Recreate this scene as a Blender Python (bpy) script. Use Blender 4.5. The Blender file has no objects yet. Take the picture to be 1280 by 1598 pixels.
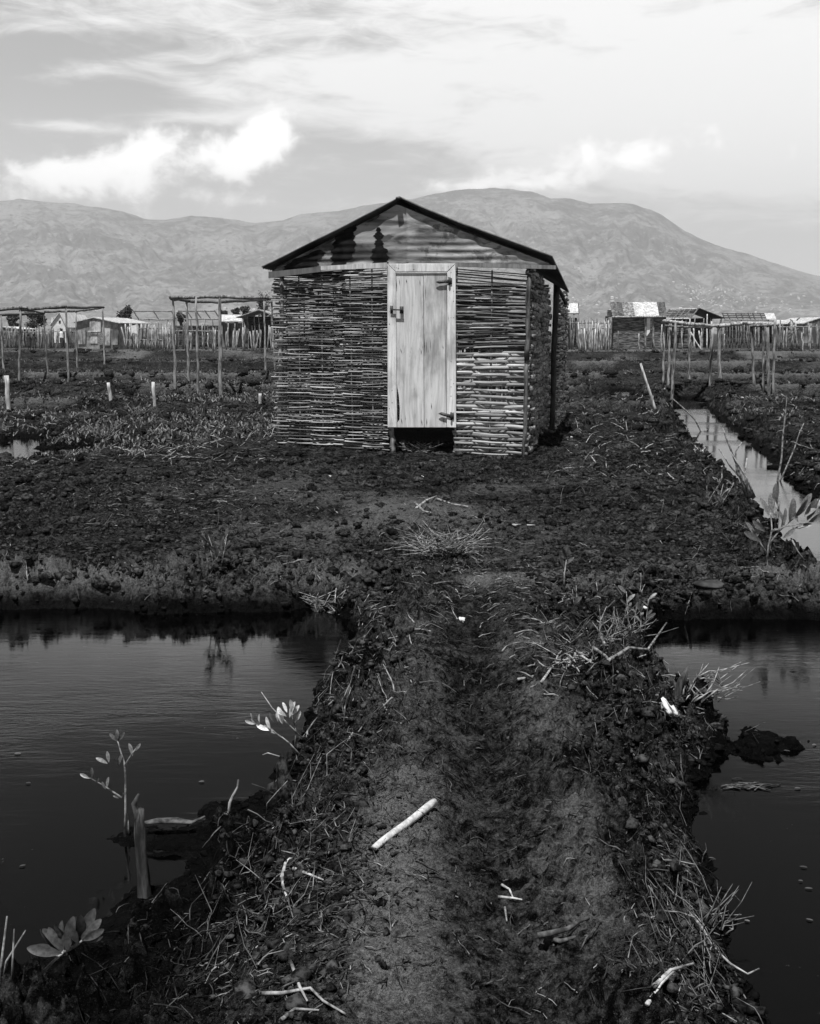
import bpy, math, random
import numpy as np
from mathutils import Vector
R = math.radians
rng = random.Random(7)
C = bpy.context.scene.collection
SC = bpy.context.scene

# ------------------------------------------------------------------ camera
F = 1660.0; EYE = 1.55; PITCH = math.atan(279.0/F)
cam = bpy.data.cameras.new('camera'); co = bpy.data.objects.new('camera', cam); C.objects.link(co)
cam.sensor_fit = 'HORIZONTAL'; cam.sensor_width = 36; cam.lens = 36*F/1280
cam.clip_start = 0.05; cam.clip_end = 40000
co.location = (0, 0, EYE); co.rotation_euler = (math.pi/2 - PITCH, 0, 0)
SC.camera = co
cp, sp = math.cos(PITCH), math.sin(PITCH)
def ray(px, py):
    a = (px-640)/F; b = (799-py)/F
    return Vector((a, cp + b*sp, -sp + b*cp))
def P(px, py, Y):                    # world point seen at a pixel, at world distance Y
    r = ray(px, py); k = Y/r.y
    return Vector((r.x*k, Y, EYE + r.z*k))
def G(px, py, z=0.0):                # world point seen at a pixel, on the level z
    r = ray(px, py); k = (z-EYE)/r.z
    return Vector((r.x*k, r.y*k, z))

# ------------------------------------------------------------------ sun, exposure
SUN_EL, SUN_AZ = R(68), R(196)
sd = Vector((math.sin(SUN_AZ)*math.cos(SUN_EL), math.cos(SUN_AZ)*math.cos(SUN_EL), math.sin(SUN_EL)))
sl = bpy.data.lights.new('sun', 'SUN'); sl.energy = 5.0; sl.angle = R(0.53); sl.color = (1, 1, 1)
so = bpy.data.objects.new('sun', sl); C.objects.link(so)
so.rotation_euler = sd.to_track_quat('Z', 'Y').to_euler(); so.location = (0, -5, 30)
SC.view_settings.view_transform = 'Standard'
try: SC.view_settings.look = 'None'
except Exception: pass
SC.view_settings.exposure = 0.35; SC.view_settings.gamma = 1.0
SC.view_settings.use_curve_mapping = False

# ------------------------------------------------------------------ node helpers
class NT:
    def __init__(s, nt): s.nt = nt; s.n = nt.nodes; s.l = nt.links
    def node(s, t, **kw):
        n = s.n.new(t)
        for k, v in kw.items(): setattr(n, k, v)
        return n
    def put(s, sock, v):
        if v is None: return
        if isinstance(v, bpy.types.NodeSocket): s.l.new(v, sock)
        elif getattr(sock, 'type', '') == 'RGBA' and not hasattr(v, '__len__'): sock.default_value = (v, v, v, 1)
        else: sock.default_value = v
    def math(s, op, a, b=None, c=None, clamp=False):
        n = s.node('ShaderNodeMath', operation=op, use_clamp=clamp)
        s.put(n.inputs[0], a); s.put(n.inputs[1], b); s.put(n.inputs[2], c)
        return n.outputs[0]
    def mix(s, f, a, b):
        n = s.node('ShaderNodeMix', data_type='FLOAT', clamp_factor=True)
        s.put(n.inputs[0], f); s.put(n.inputs[2], a); s.put(n.inputs[3], b)
        return n.outputs[0]
    def smooth(s, v, lo, hi, a=0.0, b=1.0):
        n = s.node('ShaderNodeMapRange', interpolation_type='SMOOTHSTEP')
        s.put(n.inputs[0], v); n.inputs[1].default_value = lo; n.inputs[2].default_value = hi
        n.inputs[3].default_value = a; n.inputs[4].default_value = b
        return n.outputs[0]
    def noise(s, vec, scale, detail=4, rough=0.55, dist=0.0, dim='3D'):
        n = s.node('ShaderNodeTexNoise', noise_dimensions=dim)
        s.put(n.inputs['Vector'], vec); n.inputs['Scale'].default_value = scale
        n.inputs['Detail'].default_value = detail; n.inputs['Roughness'].default_value = rough
        n.inputs['Distortion'].default_value = dist
        return n.outputs['Fac']
    def mapping(s, vec, scale=(1, 1, 1), rot=(0, 0, 0), loc=(0, 0, 0)):
        n = s.node('ShaderNodeMapping'); s.put(n.inputs['Vector'], vec)
        n.inputs['Scale'].default_value = scale; n.inputs['Rotation'].default_value = rot; n.inputs['Location'].default_value = loc
        return n.outputs[0]
    def bump(s, h, strength=0.5, dist=0.02, normal=None):
        n = s.node('ShaderNodeBump'); s.put(n.inputs['Height'], h)
        n.inputs['Strength'].default_value = strength; n.inputs['Distance'].default_value = dist
        if normal is not None: s.put(n.inputs['Normal'], normal)
        return n.outputs[0]

# ------------------------------------------------------------------ world: sky with clouds
world = bpy.data.worlds.new('World'); SC.world = world; world.use_nodes = True
w = NT(world.node_tree); w.n.clear()
out = w.node('ShaderNodeOutputWorld'); bg = w.node('ShaderNodeBackground')
w.l.new(bg.outputs[0], out.inputs[0])
sky = w.node('ShaderNodeTexSky', sky_type='NISHITA'); sky.sun_disc = False
sky.sun_elevation = SUN_EL; sky.sun_rotation = SUN_AZ; sky.air_density = 1.2; sky.dust_density = 2.0
bw = w.node('ShaderNodeRGBToBW'); w.l.new(sky.outputs[0], bw.inputs[0])
tc = w.node('ShaderNodeTexCoord'); sx = w.node('ShaderNodeSeparateXYZ'); w.l.new(tc.outputs['Generated'], sx.inputs[0])
az = w.math('MULTIPLY', w.math('ARCTAN2', sx.outputs[0], sx.outputs[1]), 57.2958)
el = w.math('MULTIPLY', w.math('ARCSINE', sx.outputs[2]), 57.2958)
cb = w.node('ShaderNodeCombineXYZ'); w.put(cb.inputs[0], az); w.put(cb.inputs[1], el)
V2 = cb.outputs[0]
wn = w.noise(w.mapping(V2, (0.10, 0.16, 1)), 1.0, 3, 0.5)
warp = w.math('MULTIPLY', w.math('SUBTRACT', wn, 0.5), 7.0)
el2 = w.math('ADD', el, warp)
cb2 = w.node('ShaderNodeCombineXYZ'); w.put(cb2.inputs[0], az); w.put(cb2.inputs[1], el2)
wisp = w.noise(w.mapping(cb2.outputs[0], (0.045, 0.46, 1), (0, 0, R(-7))), 1.0, 7, 0.58, 0.4)
fine = w.noise(w.mapping(V2, (0.24, 0.95, 1), (0, 0, R(6))), 1.0, 8, 0.68, 0.8)
def azel(px, py):
    r = ray(px, py).normalized()
    return math.degrees(math.atan2(r.x, r.y)), math.degrees(math.asin(r.z))
DPP = 57.3/F
def blob(px, py, rx, ry, rot, amp):
    a, e = azel(px, py); c, s_ = math.cos(R(rot)), math.sin(R(rot))
    da = w.math('SUBTRACT', az, a); de = w.math('SUBTRACT', el, e)
    u = w.math('MULTIPLY', w.math('ADD', w.math('MULTIPLY', da, c), w.math('MULTIPLY', de, s_)), 1/(rx*DPP))
    v = w.math('MULTIPLY', w.math('SUBTRACT', w.math('MULTIPLY', de, c), w.math('MULTIPLY', da, s_)), 1/(ry*DPP))
    d2 = w.math('ADD', w.math('MULTIPLY', u, u), w.math('MULTIPLY', v, v))
    return w.math('MULTIPLY', w.math('POWER', 2.71828, w.math('MULTIPLY', d2, -1.0)), amp)
def total(bl):
    t = None
    for b in bl:
        v = blob(*b); t = v if t is None else w.math('ADD', t, v)
    return t
cir = total([(125, 112, 110, 22, 6, .75), (345, 142, 120, 20, -6, .8), (500, 118, 150, 26, -5, .7), (115, 197, 100, 9, -2, .7), (330, 185, 110, 10, 4, .5),
             (900, 150, 440, 85, -8, 1.0), (1180, 70, 340, 80, -8, 1.15), (640, 190, 260, 30, -3, .55), (250, 22, 330, 26, 2, .55), (820, -10, 420, 30, -3, .8), (1000, 250, 300, 60, 2, .95), (1250, 190, 240, 110, 0, .9)])
cum = total([(425, 212, 46, 26, 14, 1.15), (375, 240, 50, 32, 0, 1.1), (415, 205, 40, 34, 20, .7), (250, 215, 45, 22, 10, .5), (335, 265, 60, 30, 0, .6), (235, 240, 62, 34, 12, .95), (170, 270, 55, 30, 0, .7), (85, 272, 80, 28, 12, .9), (200, 305, 190, 26, 0, .55), (60, 262, 60, 16, 0, .5),
             (960, 245, 170, 34, 4, .95), (760, 289, 120, 14, 2, .9), (385, 312, 40, 12, 0, .5), (660, 243, 40, 9, 10, .4)])
puff = w.noise(w.mapping(V2, (0.62, 0.75, 1)), 1.0, 8, 0.62, 0.25)
mc = w.smooth(w.math('ADD', cum, w.math('MULTIPLY', w.math('SUBTRACT', puff, 0.5), 2.3)), 0.36, 1.35)
mw = w.smooth(w.math('ADD', w.math('ADD', w.math('MULTIPLY', cir, 0.42), wisp), w.math('MULTIPLY', w.math('SUBTRACT', fine, 0.5), 0.70)), 0.50, 0.98)
lowh = w.smooth(el, 14.0, 2.0)          # pale air low over the mountains
zen = w.smooth(el, 16.3, 22.5, 1.0, 0.01)   # deeper sky towards the zenith
base = w.math('MULTIPLY', w.math('MULTIPLY', bw.outputs[0], w.mix(lowh, 0.78, 0.72)), zen)
SKYB, CLW, CLC = 0.100, 10.6, 14.0
basec = w.math('MULTIPLY', w.math('ADD', w.math('MINIMUM', w.math('MULTIPLY', bw.outputs[0], 1.2), 4.4), w.math('MULTIPLY', w.smooth(el, 13.0, 1.0), 3.6)), zen)
v1 = w.mix(w.math('MULTIPLY', mw, 0.80), basec, w.math('MULTIPLY', zen, CLW))
v2 = w.mix(w.math('MULTIPLY', mc, 0.9), v1, w.math('MULTIPLY', zen, CLC))
w.put(bg.inputs[0], v2); bg.inputs[1].default_value = SKYB

# ------------------------------------------------------------------ materials
def newmat(name):
    m = bpy.data.materials.new(name); m.use_nodes = True
    t = NT(m.node_tree); b = t.n['Principled BSDF']
    return m, t, b
def pos(t, obj=True):
    return t.node('ShaderNodeTexCoord').outputs['Object'] if obj else t.node('ShaderNodeNewGeometry').outputs['Position']
def tone(t): return t.node('ShaderNodeAttribute', attribute_name='tone').outputs['Fac']
def finish(t, b, val, rough, nrm=None, spec=None):
    t.put(b.inputs['Base Color'], val); t.put(b.inputs['Roughness'], rough)
    if nrm is not None: t.put(b.inputs['Normal'], nrm)
    if spec is not None: b.inputs['Specular IOR Level'].default_value = spec
M = {}
def simple(name, lo, hi, scale=8, rough=0.85, bump=0.3, bdist=0.01, stretch=(1, 1, 1), spec=0.25, usetone=True, contrast=(0.35, 0.65)):
    m, t, b = newmat(name); p = t.mapping(pos(t), stretch)
    n = t.noise(p, scale, 6, 0.62, 0.2)
    v = t.mix(t.smooth(n, *contrast), lo, hi)
    if usetone: v = t.math('MULTIPLY', v, tone(t))
    finish(t, b, v, rough, t.bump(t.noise(p, scale*3, 5, 0.65), bump, bdist), spec)
    M[name] = m; return m
simple('rod_bark', 0.05, 0.50, 1.6, 0.75, 0.4, 0.004, (1.3, 1.3, 26))
simple('split_strip', 0.12, 0.56, 1.6, 0.8, 0.6, 0.006, (1.6, 1.6, 60))
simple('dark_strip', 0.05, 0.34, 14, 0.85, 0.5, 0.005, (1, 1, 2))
simple('pole_bark', 0.07, 0.36, 9, 0.85, 0.5, 0.01, (2, 2, 0.4))
simple('pale_pole', 0.25, 0.72, 9, 0.8, 0.4, 0.008, (2, 2, 0.4))
simple('dark_pole', 0.02, 0.08, 9, 0.9, 0.5, 0.01, (2, 2, 0.4))
simple('driftwood', 0.03, 0.20, 10, 0.85, 0.8, 0.01, (3, 3, 0.5))
simple('twig', 0.07, 0.40, 30, 0.8, 0.3, 0.002)
simple('peeled_stick', 0.36, 0.62, 60, 0.7, 0.4, 0.002)
simple('leaf_pale', 0.22, 0.48, 55, 0.42, 0.15, 0.002, spec=0.5)
simple('leaf_dark', 0.04, 0.095, 90, 0.45, 0.15, 0.002, spec=0.4)
simple('foliage', 0.015, 0.06, 1.2, 0.8, 0.2, 0.02)
simple('clod', 0.004, 0.040, 28, 0.95, 0.9, 0.006, spec=0.04)
simple('paper', 0.45, 0.85, 9, 0.8, 0.3, 0.004)
simple('iron', 0.015, 0.05, 60, 0.6, 0.4, 0.002, spec=0.4)
simple('thatch', 0.10, 0.40, 6, 0.9, 0.5, 0.03, (1, 1, .3))
simple('plaster', 0.6, 0.8, 1.5, 0.9, 0.2, 0.02)
simple('cloth_white', 0.6, 0.78, 4, 0.9, 0.3, 0.02)
simple('skin', 0.05, 0.07, 10, 0.6, 0.1, 0.002)
simple('cloth_dark', 0.02, 0.05, 10, 0.9, 0.2, 0.01)
simple('hair', 0.008, 0.014, 40, 0.9, 0.4, 0.01)
simple('rock', 0.015, 0.06, 7, 0.85, 0.7, 0.01)
simple('bark', 0.03, 0.09, 8, 0.9, 0.6, 0.02, (2, 2, .4))
simple('far_house_paint', 0.5, 0.85, 0.4, 0.9, 0.05, 0.02)
def metal(name, lo, hi, axis, pitch, bump=0.6, streak=(6, 6, 0.6), thr=(0.42, 0.62), spec=0.4):
    m, t, b = newmat(name); p = pos(t)
    s = t.node('ShaderNodeSeparateXYZ'); t.l.new(p, s.inputs[0])
    wv = t.math('SINE', t.math('MULTIPLY', s.outputs[axis], 2*math.pi/pitch))
    n = t.noise(t.mapping(p, streak), 1.0, 6, 0.6, 0.4); n2 = t.noise(p, 3.0, 5, 0.6)
    v = t.mix(t.smooth(t.math('ADD', t.math('MULTIPLY', n, .6), t.math('MULTIPLY', n2, .4)), *thr), lo, hi)
    v = t.math('MULTIPLY', v, tone(t))
    finish(t, b, v, 0.6, t.bump(wv, bump, pitch*0.12), spec)
    M[name] = m; return m
metal('tin_pale', 0.30, 0.62, 0, 0.16)
metal('tin_rusty', 0.05, 0.24, 0, 0.16)
metal('tin_wall', 0.14, 0.36, 0, 0.16, 0.5, (1.2, 1.2, .6))
# woven far wall: horizontal rods, all pattern of the wall itself
m, t, b = newmat('far_wattle'); p = pos(t)
n = t.noise(t.mapping(p, (1.6, 1.6, 14)), 1.0, 5, 0.65, 0.3)
v = t.mix(t.smooth(n, 0.4, 0.66), 0.02, 0.27); finish(t, b, t.math('MULTIPLY', v, tone(t)), 0.9, t.bump(n, 0.9, 0.06), 0.15); M['far_wattle'] = m
m, t, b = newmat('board_wall'); p = pos(t)
n = t.noise(t.mapping(p, (5, 5, .35)), 1.0, 5, 0.65, 0.1); n2 = t.noise(p, 0.9, 3, 0.5)
v = t.mix(t.smooth(t.math('ADD', t.math('MULTIPLY', n, .5), t.math('MULTIPLY', n2, .5)), 0.42, 0.6), 0.08, 0.34)
finish(t, b, t.math('MULTIPLY', v, tone(t)), 0.9, t.bump(n, 0.6, 0.03), 0.15); M['board_wall'] = m
m, t, b = newmat('clod'); p = pos(t, False)
s = t.node('ShaderNodeSeparateXYZ'); t.l.new(p, s.inputs[0])
n = t.noise(p, 40, 5, .65); v = t.math('MULTIPLY', t.mix(t.smooth(n, .38, .64), .004, .05), tone(t))
v = t.mix(t.smooth(s.outputs[2], -.15, -.05), .0025, v); finish(t, b, v, .95, t.bump(n, .9, .006), .04); M['clod'] = m
# gable sheet: weathered tin with tarry stains
m, t, b = newmat('gable_tin'); p = pos(t)
n = t.noise(t.mapping(p, (1.2, 1.2, 5)), 1.0, 7, 0.62, 0.5); n2 = t.noise(p, 26, 4, 0.7)
v = t.mix(t.smooth(n, 0.36, 0.64), 0.035, 0.38)
v = t.mix(t.math('MULTIPLY', t.smooth(n2, 0.63, 0.72), 0.8), v, 0.03)
st = t.smooth(t.noise(t.mapping(p, (1, 1, 1.6)), 2.3, 6, 0.7, 0.3), 0.52, 0.60)
v = t.mix(t.math('MULTIPLY', st, 0.75), v, 0.03)
finish(t, b, t.math('MULTIPLY', v, tone(t)), 0.55, t.bump(t.noise(p, 30, 4, 0.6), 0.2, 0.004), 0.4); M['gable_tin'] = m
simple('tar', 0.003, 0.012, 12, 0.8, 0.3, 0.004, spec=0.1)
# old roof sheet
m, t, b = newmat('roof_tin'); p = pos(t)
n = t.noise(t.mapping(p, (2, .8, 2)), 1.0, 6, 0.65, 0.4)
v = t.mix(t.smooth(n, 0.35, 0.65), 0.03, 0.16)
finish(t, b, v, 0.6, t.bump(t.noise(p, 25, 4), 0.3, 0.004), 0.35); M['roof_tin'] = m
# door wood
def wood(name, lo, hi, dk, gscale, seed):
    m, t, b = newmat(name); p = pos(t)
    q = t.mapping(p, (gscale, gscale, gscale*0.07), (0, 0, 0), (seed, 0, seed))
    w1 = t.noise(t.mapping(p, (3, 3, .8), (0, 0, 0), (seed, 2, 0)), 1.0, 2, 0.5)
    cmb = t.node('ShaderNodeVectorMath', operation='ADD'); t.l.new(q, cmb.inputs[0])
    vc = t.node('ShaderNodeCombineXYZ'); t.put(vc.inputs[0], t.math('MULTIPLY', w1, 5.0)); t.l.new(vc.outputs[0], cmb.inputs[1])
    g1 = t.noise(cmb.outputs[0], 1.0, 6, 0.68, 0.15)
    g2 = t.noise(t.mapping(p, (1.6, 1.6, .9), (0, 0, 0), (seed, 1, 3)), 1.6, 5, 0.6)
    fleck = t.noise(t.mapping(p, (70, 70, 5), (0, 0, 0), (seed, 0, 0)), 1.0, 3, 0.6)
    v = t.mix(t.smooth(g1, 0.30, 0.68), lo, hi)
    v = t.mix(t.smooth(g2, 0.48, 0.70), v, t.math('MULTIPLY', v, 0.55))
    v = t.mix(t.smooth(fleck, 0.66, 0.74), v, dk)
    v = t.math('MULTIPLY', v, tone(t))
    finish(t, b, v, 0.75, t.bump(g1, 0.5, 0.003), 0.25); M[name] = m
wood('door_wood', 0.42, 0.70, 0.12, 26, 1.3)
wood('frame_wood', 0.50, 0.82, 0.2, 30, 7.7)
# mud
m, t, b = newmat('mud'); p = pos(t, False)
s = t.node('ShaderNodeSeparateXYZ'); t.l.new(p, s.inputs[0])
n1 = t.noise(p, 1.1, 5, 0.6, 0.3); n2 = t.noise(p, 7.0, 7, 0.72, 0.3); n3 = t.noise(p, 46, 6, 0.72); n4 = t.noise(p, 190, 4, 0.7)
n5 = t.noise(p, 95, 6, 0.78); n6 = t.noise(p, 19, 5, 0.7, .4)
lit_dry_n = t.math('ADD', t.math('ADD', t.math('MULTIPLY', n2, .30), t.math('MULTIPLY', n6, .32)), t.math('ADD', t.math('MULTIPLY', n3, .23), t.math('MULTIPLY', n1, .15)))  # dry and damp mottle; its contrast also paints small highlights and shadow gaps
hz = t.math('ADD', s.outputs[2], t.math('MULTIPLY', t.math('SUBTRACT', n2, .5), .10))
wet_shade = t.smooth(hz, -0.13, -0.015, 1.0, 0.0)  # wet mud by the water, carried higher to paint shade on undercut banks
dd_ = t.math('ADD', lit_dry_n, t.math('MULTIPLY', tone(t), .085))
v = t.mix(t.smooth(dd_, .455, .60), 0.0025, t.mix(tone(t), 0.080, 0.155))
v = t.math('MULTIPLY', v, t.mix(t.smooth(n5, .36, .60), .45, 1.25))
v = t.mix(t.math('MULTIPLY', wet_shade, .93), v, 0.002)
v = t.mix(t.math('MULTIPLY', t.smooth(n4, .60, .70), t.mix(wet_shade, .55, .08)), v, 0.14)
bn = t.bump(t.math('ADD', t.math('MULTIPLY', n3, .7), t.math('MULTIPLY', n5, .22)), 1.0, 0.038)
bn = t.bump(t.math('ADD', t.math('MULTIPLY', n2, .5), t.math('MULTIPLY', n6, .5)), 0.9, 0.10, bn)
finish(t, b, v, t.mix(wet_shade, 0.95, 0.8), bn, 0.04); M['mud'] = m
# water
m, t, b = newmat('water'); p = pos(t, False)
pat = t.smooth(t.noise(p, 0.55, 3, 0.5), 0.46, 0.68)
r1 = t.noise(t.mapping(p, (3.4, 17, 1), (0, 0, R(14))), 1.0, 5, 0.6, 1.2)
r2 = t.noise(t.mapping(p, (22, 60, 1), (0, 0, R(8))), 1.0, 3, 0.55, 0.3)
hgt = t.math('MULTIPLY', t.math('ADD', r1, t.math('MULTIPLY', r2, .25)), t.mix(pat, 0.10, 1.0))
sc_ = t.math('MULTIPLY', t.smooth(t.noise(p, 30, 5, .7), .66, .72), t.smooth(t.noise(p, 1.2, 3, .5), .5, .62))
finish(t, b, t.mix(sc_, 0.0005, 0.03), t.mix(sc_, 0.02, 0.5), t.bump(hgt, 0.20, 0.024), 0.5); b.inputs['IOR'].default_value = 1.46; M['water'] = m
# mountain cover
m, t, b = newmat('mountain_scrub'); p = pos(t, False)
n1 = t.noise(p, 0.0035, 7, 0.66, 0.5); n2 = t.noise(p, 0.02, 7, 0.7, .2); n3 = t.noise(p, 0.0016, 3, 0.5)
v = t.mix(t.smooth(t.math('ADD', t.math('MULTIPLY', n1, .5), t.math('MULTIPLY', n2, .5)), .44, .58), 0.13, 0.27)
v = t.mix(t.math('MULTIPLY', t.smooth(n1, .60, .72), t.smooth(n3, .45, .6)), v, 0.28)
v = t.mix(t.smooth(t.noise(p, 0.045, 4, .7), .60, .68), v, 0.36)
v = t.mix(t.smooth(t.noise(p, 0.06, 5, .75), .46, .38), v, 0.07)
finish(t, b, v, 1.0, t.bump(n2, .8, 10.0), 0.0); M['mountain_scrub'] = m

# ------------------------------------------------------------------ mesh helpers
class MB:
    def __init__(s): s.v = []; s.f = []; s.t = []
    def add(s, vs, fs, tone=1.0):
        o = len(s.v); s.v += [tuple(v) for v in vs]; s.t += [tone]*len(vs)
        s.f += [tuple(i+o for i in f) for f in fs]
    def box(s, a, b, tone=1.0, ux=None):      # axis aligned
        x0, y0, z0 = a; x1, y1, z1 = b
        s.add([(x0,y0,z0),(x1,y0,z0),(x1,y1,z0),(x0,y1,z0),(x0,y0,z1),(x1,y0,z1),(x1,y1,z1),(x0,y1,z1)],
              [(0,3,2,1),(4,5,6,7),(0,1,5,4),(1,2,6,5),(2,3,7,6),(3,0,4,7)], tone)
    def prism(s, poly, d, tone=1.0):          # poly of 3D points extruded by vector d
        n = len(poly); a = [Vector(p) for p in poly]; b = [p + Vector(d) for p in a]
        s.add(a+b, [tuple(range(n))[::-1], tuple(range(n, 2*n))] + [(i, (i+1) % n, n+(i+1) % n, n+i) for i in range(n)], tone)
    def tube(s, pts, rad, sides=6, tone=1.0, flat=None, cap=True, rough=0.0, rr_=random.Random(3)):
        pts = [Vector(p) for p in pts]; n = len(pts)
        if not hasattr(rad, '__len__'): rad = [rad]*n
        vs = []; ref = None
        for i, p in enumerate(pts):
            d = (pts[min(i+1, n-1)] - pts[max(i-1, 0)])
            if d.length < 1e-9: d = Vector((0, 0, 1))
            d.normalize()
            if ref is None: ref = Vector((0, 0, 1)) if abs(d.z) < 0.8 else Vector((1, 0, 0))
            a = d.cross(ref).normalized(); c = a.cross(d).normalized()
            ka, kc = flat if flat else (1, 1)
            for k in range(sides):
                q = 2*math.pi*k/sides
                g_ = 1+rr_.uniform(-rough, rough) if rough else 1
                vs.append(p + a*(math.cos(q)*rad[i]*ka*g_) + c*(math.sin(q)*rad[i]*kc*g_))
        fs = []
        for i in range(n-1):
            for k in range(sides):
                k2 = (k+1) % sides
                fs.append((i*sides+k, i*sides+k2, (i+1)*sides+k2, (i+1)*sides+k))
        if cap: fs.append(tuple(range(sides))[::-1]); fs.append(tuple((n-1)*sides+k for k in range(sides)))
        s.add(vs, fs, tone)
    def mesh(s, name, mat, org=(0, 0, 0), smooth=True):
        me = bpy.data.meshes.new(name); o = Vector(org)
        me.from_pydata([(v[0]-o.x, v[1]-o.y, v[2]-o.z) for v in s.v], [], s.f)
        a = me.attributes.new('tone', 'FLOAT', 'POINT'); a.data.foreach_set('value', s.t)
        if smooth: me.polygons.foreach_set('use_smooth', [True]*len(me.polygons))
        me.materials.append(M[mat]); me.update(); return me
ORG = {}
def tag(o, label=None, cat=None, group=None, kind=None):
    if label: o['label'] = label
    if cat: o['category'] = cat
    if group: o['group'] = group
    if kind: o['kind'] = kind
    return o
def root(name, loc, label, cat, group=None):
    o = bpy.data.objects.new(name, None); C.objects.link(o); o.location = loc; ORG[o.name] = Vector(loc)
    o.empty_display_size = 0.2
    return tag(o, label, cat, group)
def part(name, mb, mat, parent, smooth=True, label=None):
    org = ORG[parent.name]; o = bpy.data.objects.new(name, mb.mesh(name, mat, org, smooth)); C.objects.link(o)
    o.parent = parent; ORG[o.name] = org
    if label: o['label'] = label
    return o
def single(name, mb, mat, label, cat, group=None, kind=None, smooth=True, loc=None):
    if loc is None:
        a = np.array(mb.v); i = a[:, 2].argmin(); loc = (float(a[:, 0].mean()), float(a[:, 1].mean()), float(a[i, 2]))
    o = bpy.data.objects.new(name, mb.mesh(name, mat, loc, smooth)); C.objects.link(o); o.location = loc; ORG[o.name] = Vector(loc)
    return tag(o, label, cat, group, kind)
def rough_line(a, b, n=5, j=0.01, r=None):
    r = r or rng; a = Vector(a); b = Vector(b)
    return [a.lerp(b, i/(n-1)) + (Vector((r.uniform(-j, j), r.uniform(-j, j), r.uniform(-j, j)*.4)) if 0 < i < n-1 else Vector()) for i in range(n)]

# ------------------------------------------------------------------ numpy noise
def _h(ix, iy, seed):
    n = (ix.astype(np.int64)*374761393 + iy.astype(np.int64)*668265263 + seed*1442695041) & 0xffffffff
    n = ((n ^ (n >> 13))*1274126177) & 0xffffffff
    return ((n ^ (n >> 16)) & 0xffff)/65535.0
def vnoise(x, y, seed=0):
    ix = np.floor(x); iy = np.floor(y); fx = x-ix; fy = y-iy
    fx = fx*fx*fx*(fx*(fx*6-15)+10); fy = fy*fy*fy*(fy*(fy*6-15)+10)
    a = _h(ix, iy, seed); b_ = _h(ix+1, iy, seed); c = _h(ix, iy+1, seed); d = _h(ix+1, iy+1, seed)
    return (a+(b_-a)*fx)*(1-fy) + (c+(d-c)*fx)*fy
def fbm(x, y, freq, oct=4, seed=0, gain=0.5):
    s = 0; a = 1; t = 0; c, sn = math.cos(.6), math.sin(.6)
    for i in range(oct):
        s = s + a*(vnoise(x*freq, y*freq, seed+i)-0.5)*2; t += a; a *= gain; freq *= 2.03
        x, y = x*c - y*sn, x*sn + y*c
    return s/t
def sst(a, b, x):
    t = np.clip((x-a)/(b-a), 0, 1); return t*t*(3-2*t)

# ------------------------------------------------------------------ terrain
WL = -0.17
def poly(pts, z=WL): return np.array([[G(px, py, z).x, G(px, py, z).y] for px, py in pts])
def sdist(pl, x, y):
    d = np.full(x.shape, 1e9); ins = np.zeros(x.shape, bool); n = len(pl)
    for i in range(n):
        ax, ay = pl[i]; bx, by = pl[(i+1) % n]
        ex, ey = bx-ax, by-ay; k = np.clip(((x-ax)*ex+(y-ay)*ey)/(ex*ex+ey*ey+1e-12), 0, 1)
        d = np.minimum(d, (x-ax-k*ex)**2+(y-ay-k*ey)**2)
        c = ((ay > y) != (by > y)) & (x < (bx-ax)*(y-ay)/((by-ay) if by != ay else 1e-12)+ax)
        ins ^= c
    d = np.sqrt(d); return np.where(ins, -d, d)
LEFT = poly([(-700, 950), (-300, 952), (0, 952), (120, 950), (250, 957), (420, 957), (470, 950), (540, 950), (556, 975), (552, 1010), (520, 1050), (488, 1085), (478, 1130), (440, 1185), (415, 1235), (370, 1262),
             (330, 1255), (300, 1275), (210, 1290), (172, 1310), (215, 1335), (262, 1345), (285, 1365), (262, 1390), (215, 1385), (190, 1400), (150, 1440), (120, 1470), (60, 1500), (-20, 1530), (-300, 1600), (-900, 1700)])
RIGHT = poly([(1010, 985), (1040, 970), (1120, 966), (1280, 968), (1700, 968), (2100, 1100), (2100, 2100), (1290, 2100), (1240, 1700), (1200, 1598), (1165, 1545), (1120, 1490), (1140, 1430), (1118, 1370), (1085, 1330),
              (1072, 1270), (1092, 1225), (1118, 1185), (1150, 1160), (1122, 1130), (1075, 1105), (1055, 1065), (1020, 1035), (1008, 1010)])
CHAN = poly([(1042, 622), (1100, 622), (1106, 640), (1140, 668), (1185, 702), (1235, 752), (1285, 790), (1420, 900), (1560, 1000), (1420, 1000), (1285, 905), (1240, 868), (1205, 822), (1170, 775), (1112, 715), (1080, 680), (1060, 655)])
POND = poly([(-260, 690), (0, 690), (35, 684), (62, 684), (72, 694), (50, 700), (95, 703), (140, 697), (152, 705), (120, 714), (0, 722), (-260, 724)])
PUD = poly([(946, 612), (985, 612), (984, 627), (944, 626)])
ISL = G(1183, 1163, WL)
CAPX = [G(735, 940), G(745, 1040), G(762, 1150), G(775, 1300), G(800, 1450), G(815, 1640)]
cy_ = np.array([p.y for p in CAPX][::-1]); cx_ = np.array([p.x for p in CAPX][::-1])
HUTC = G(640, 690)
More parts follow.
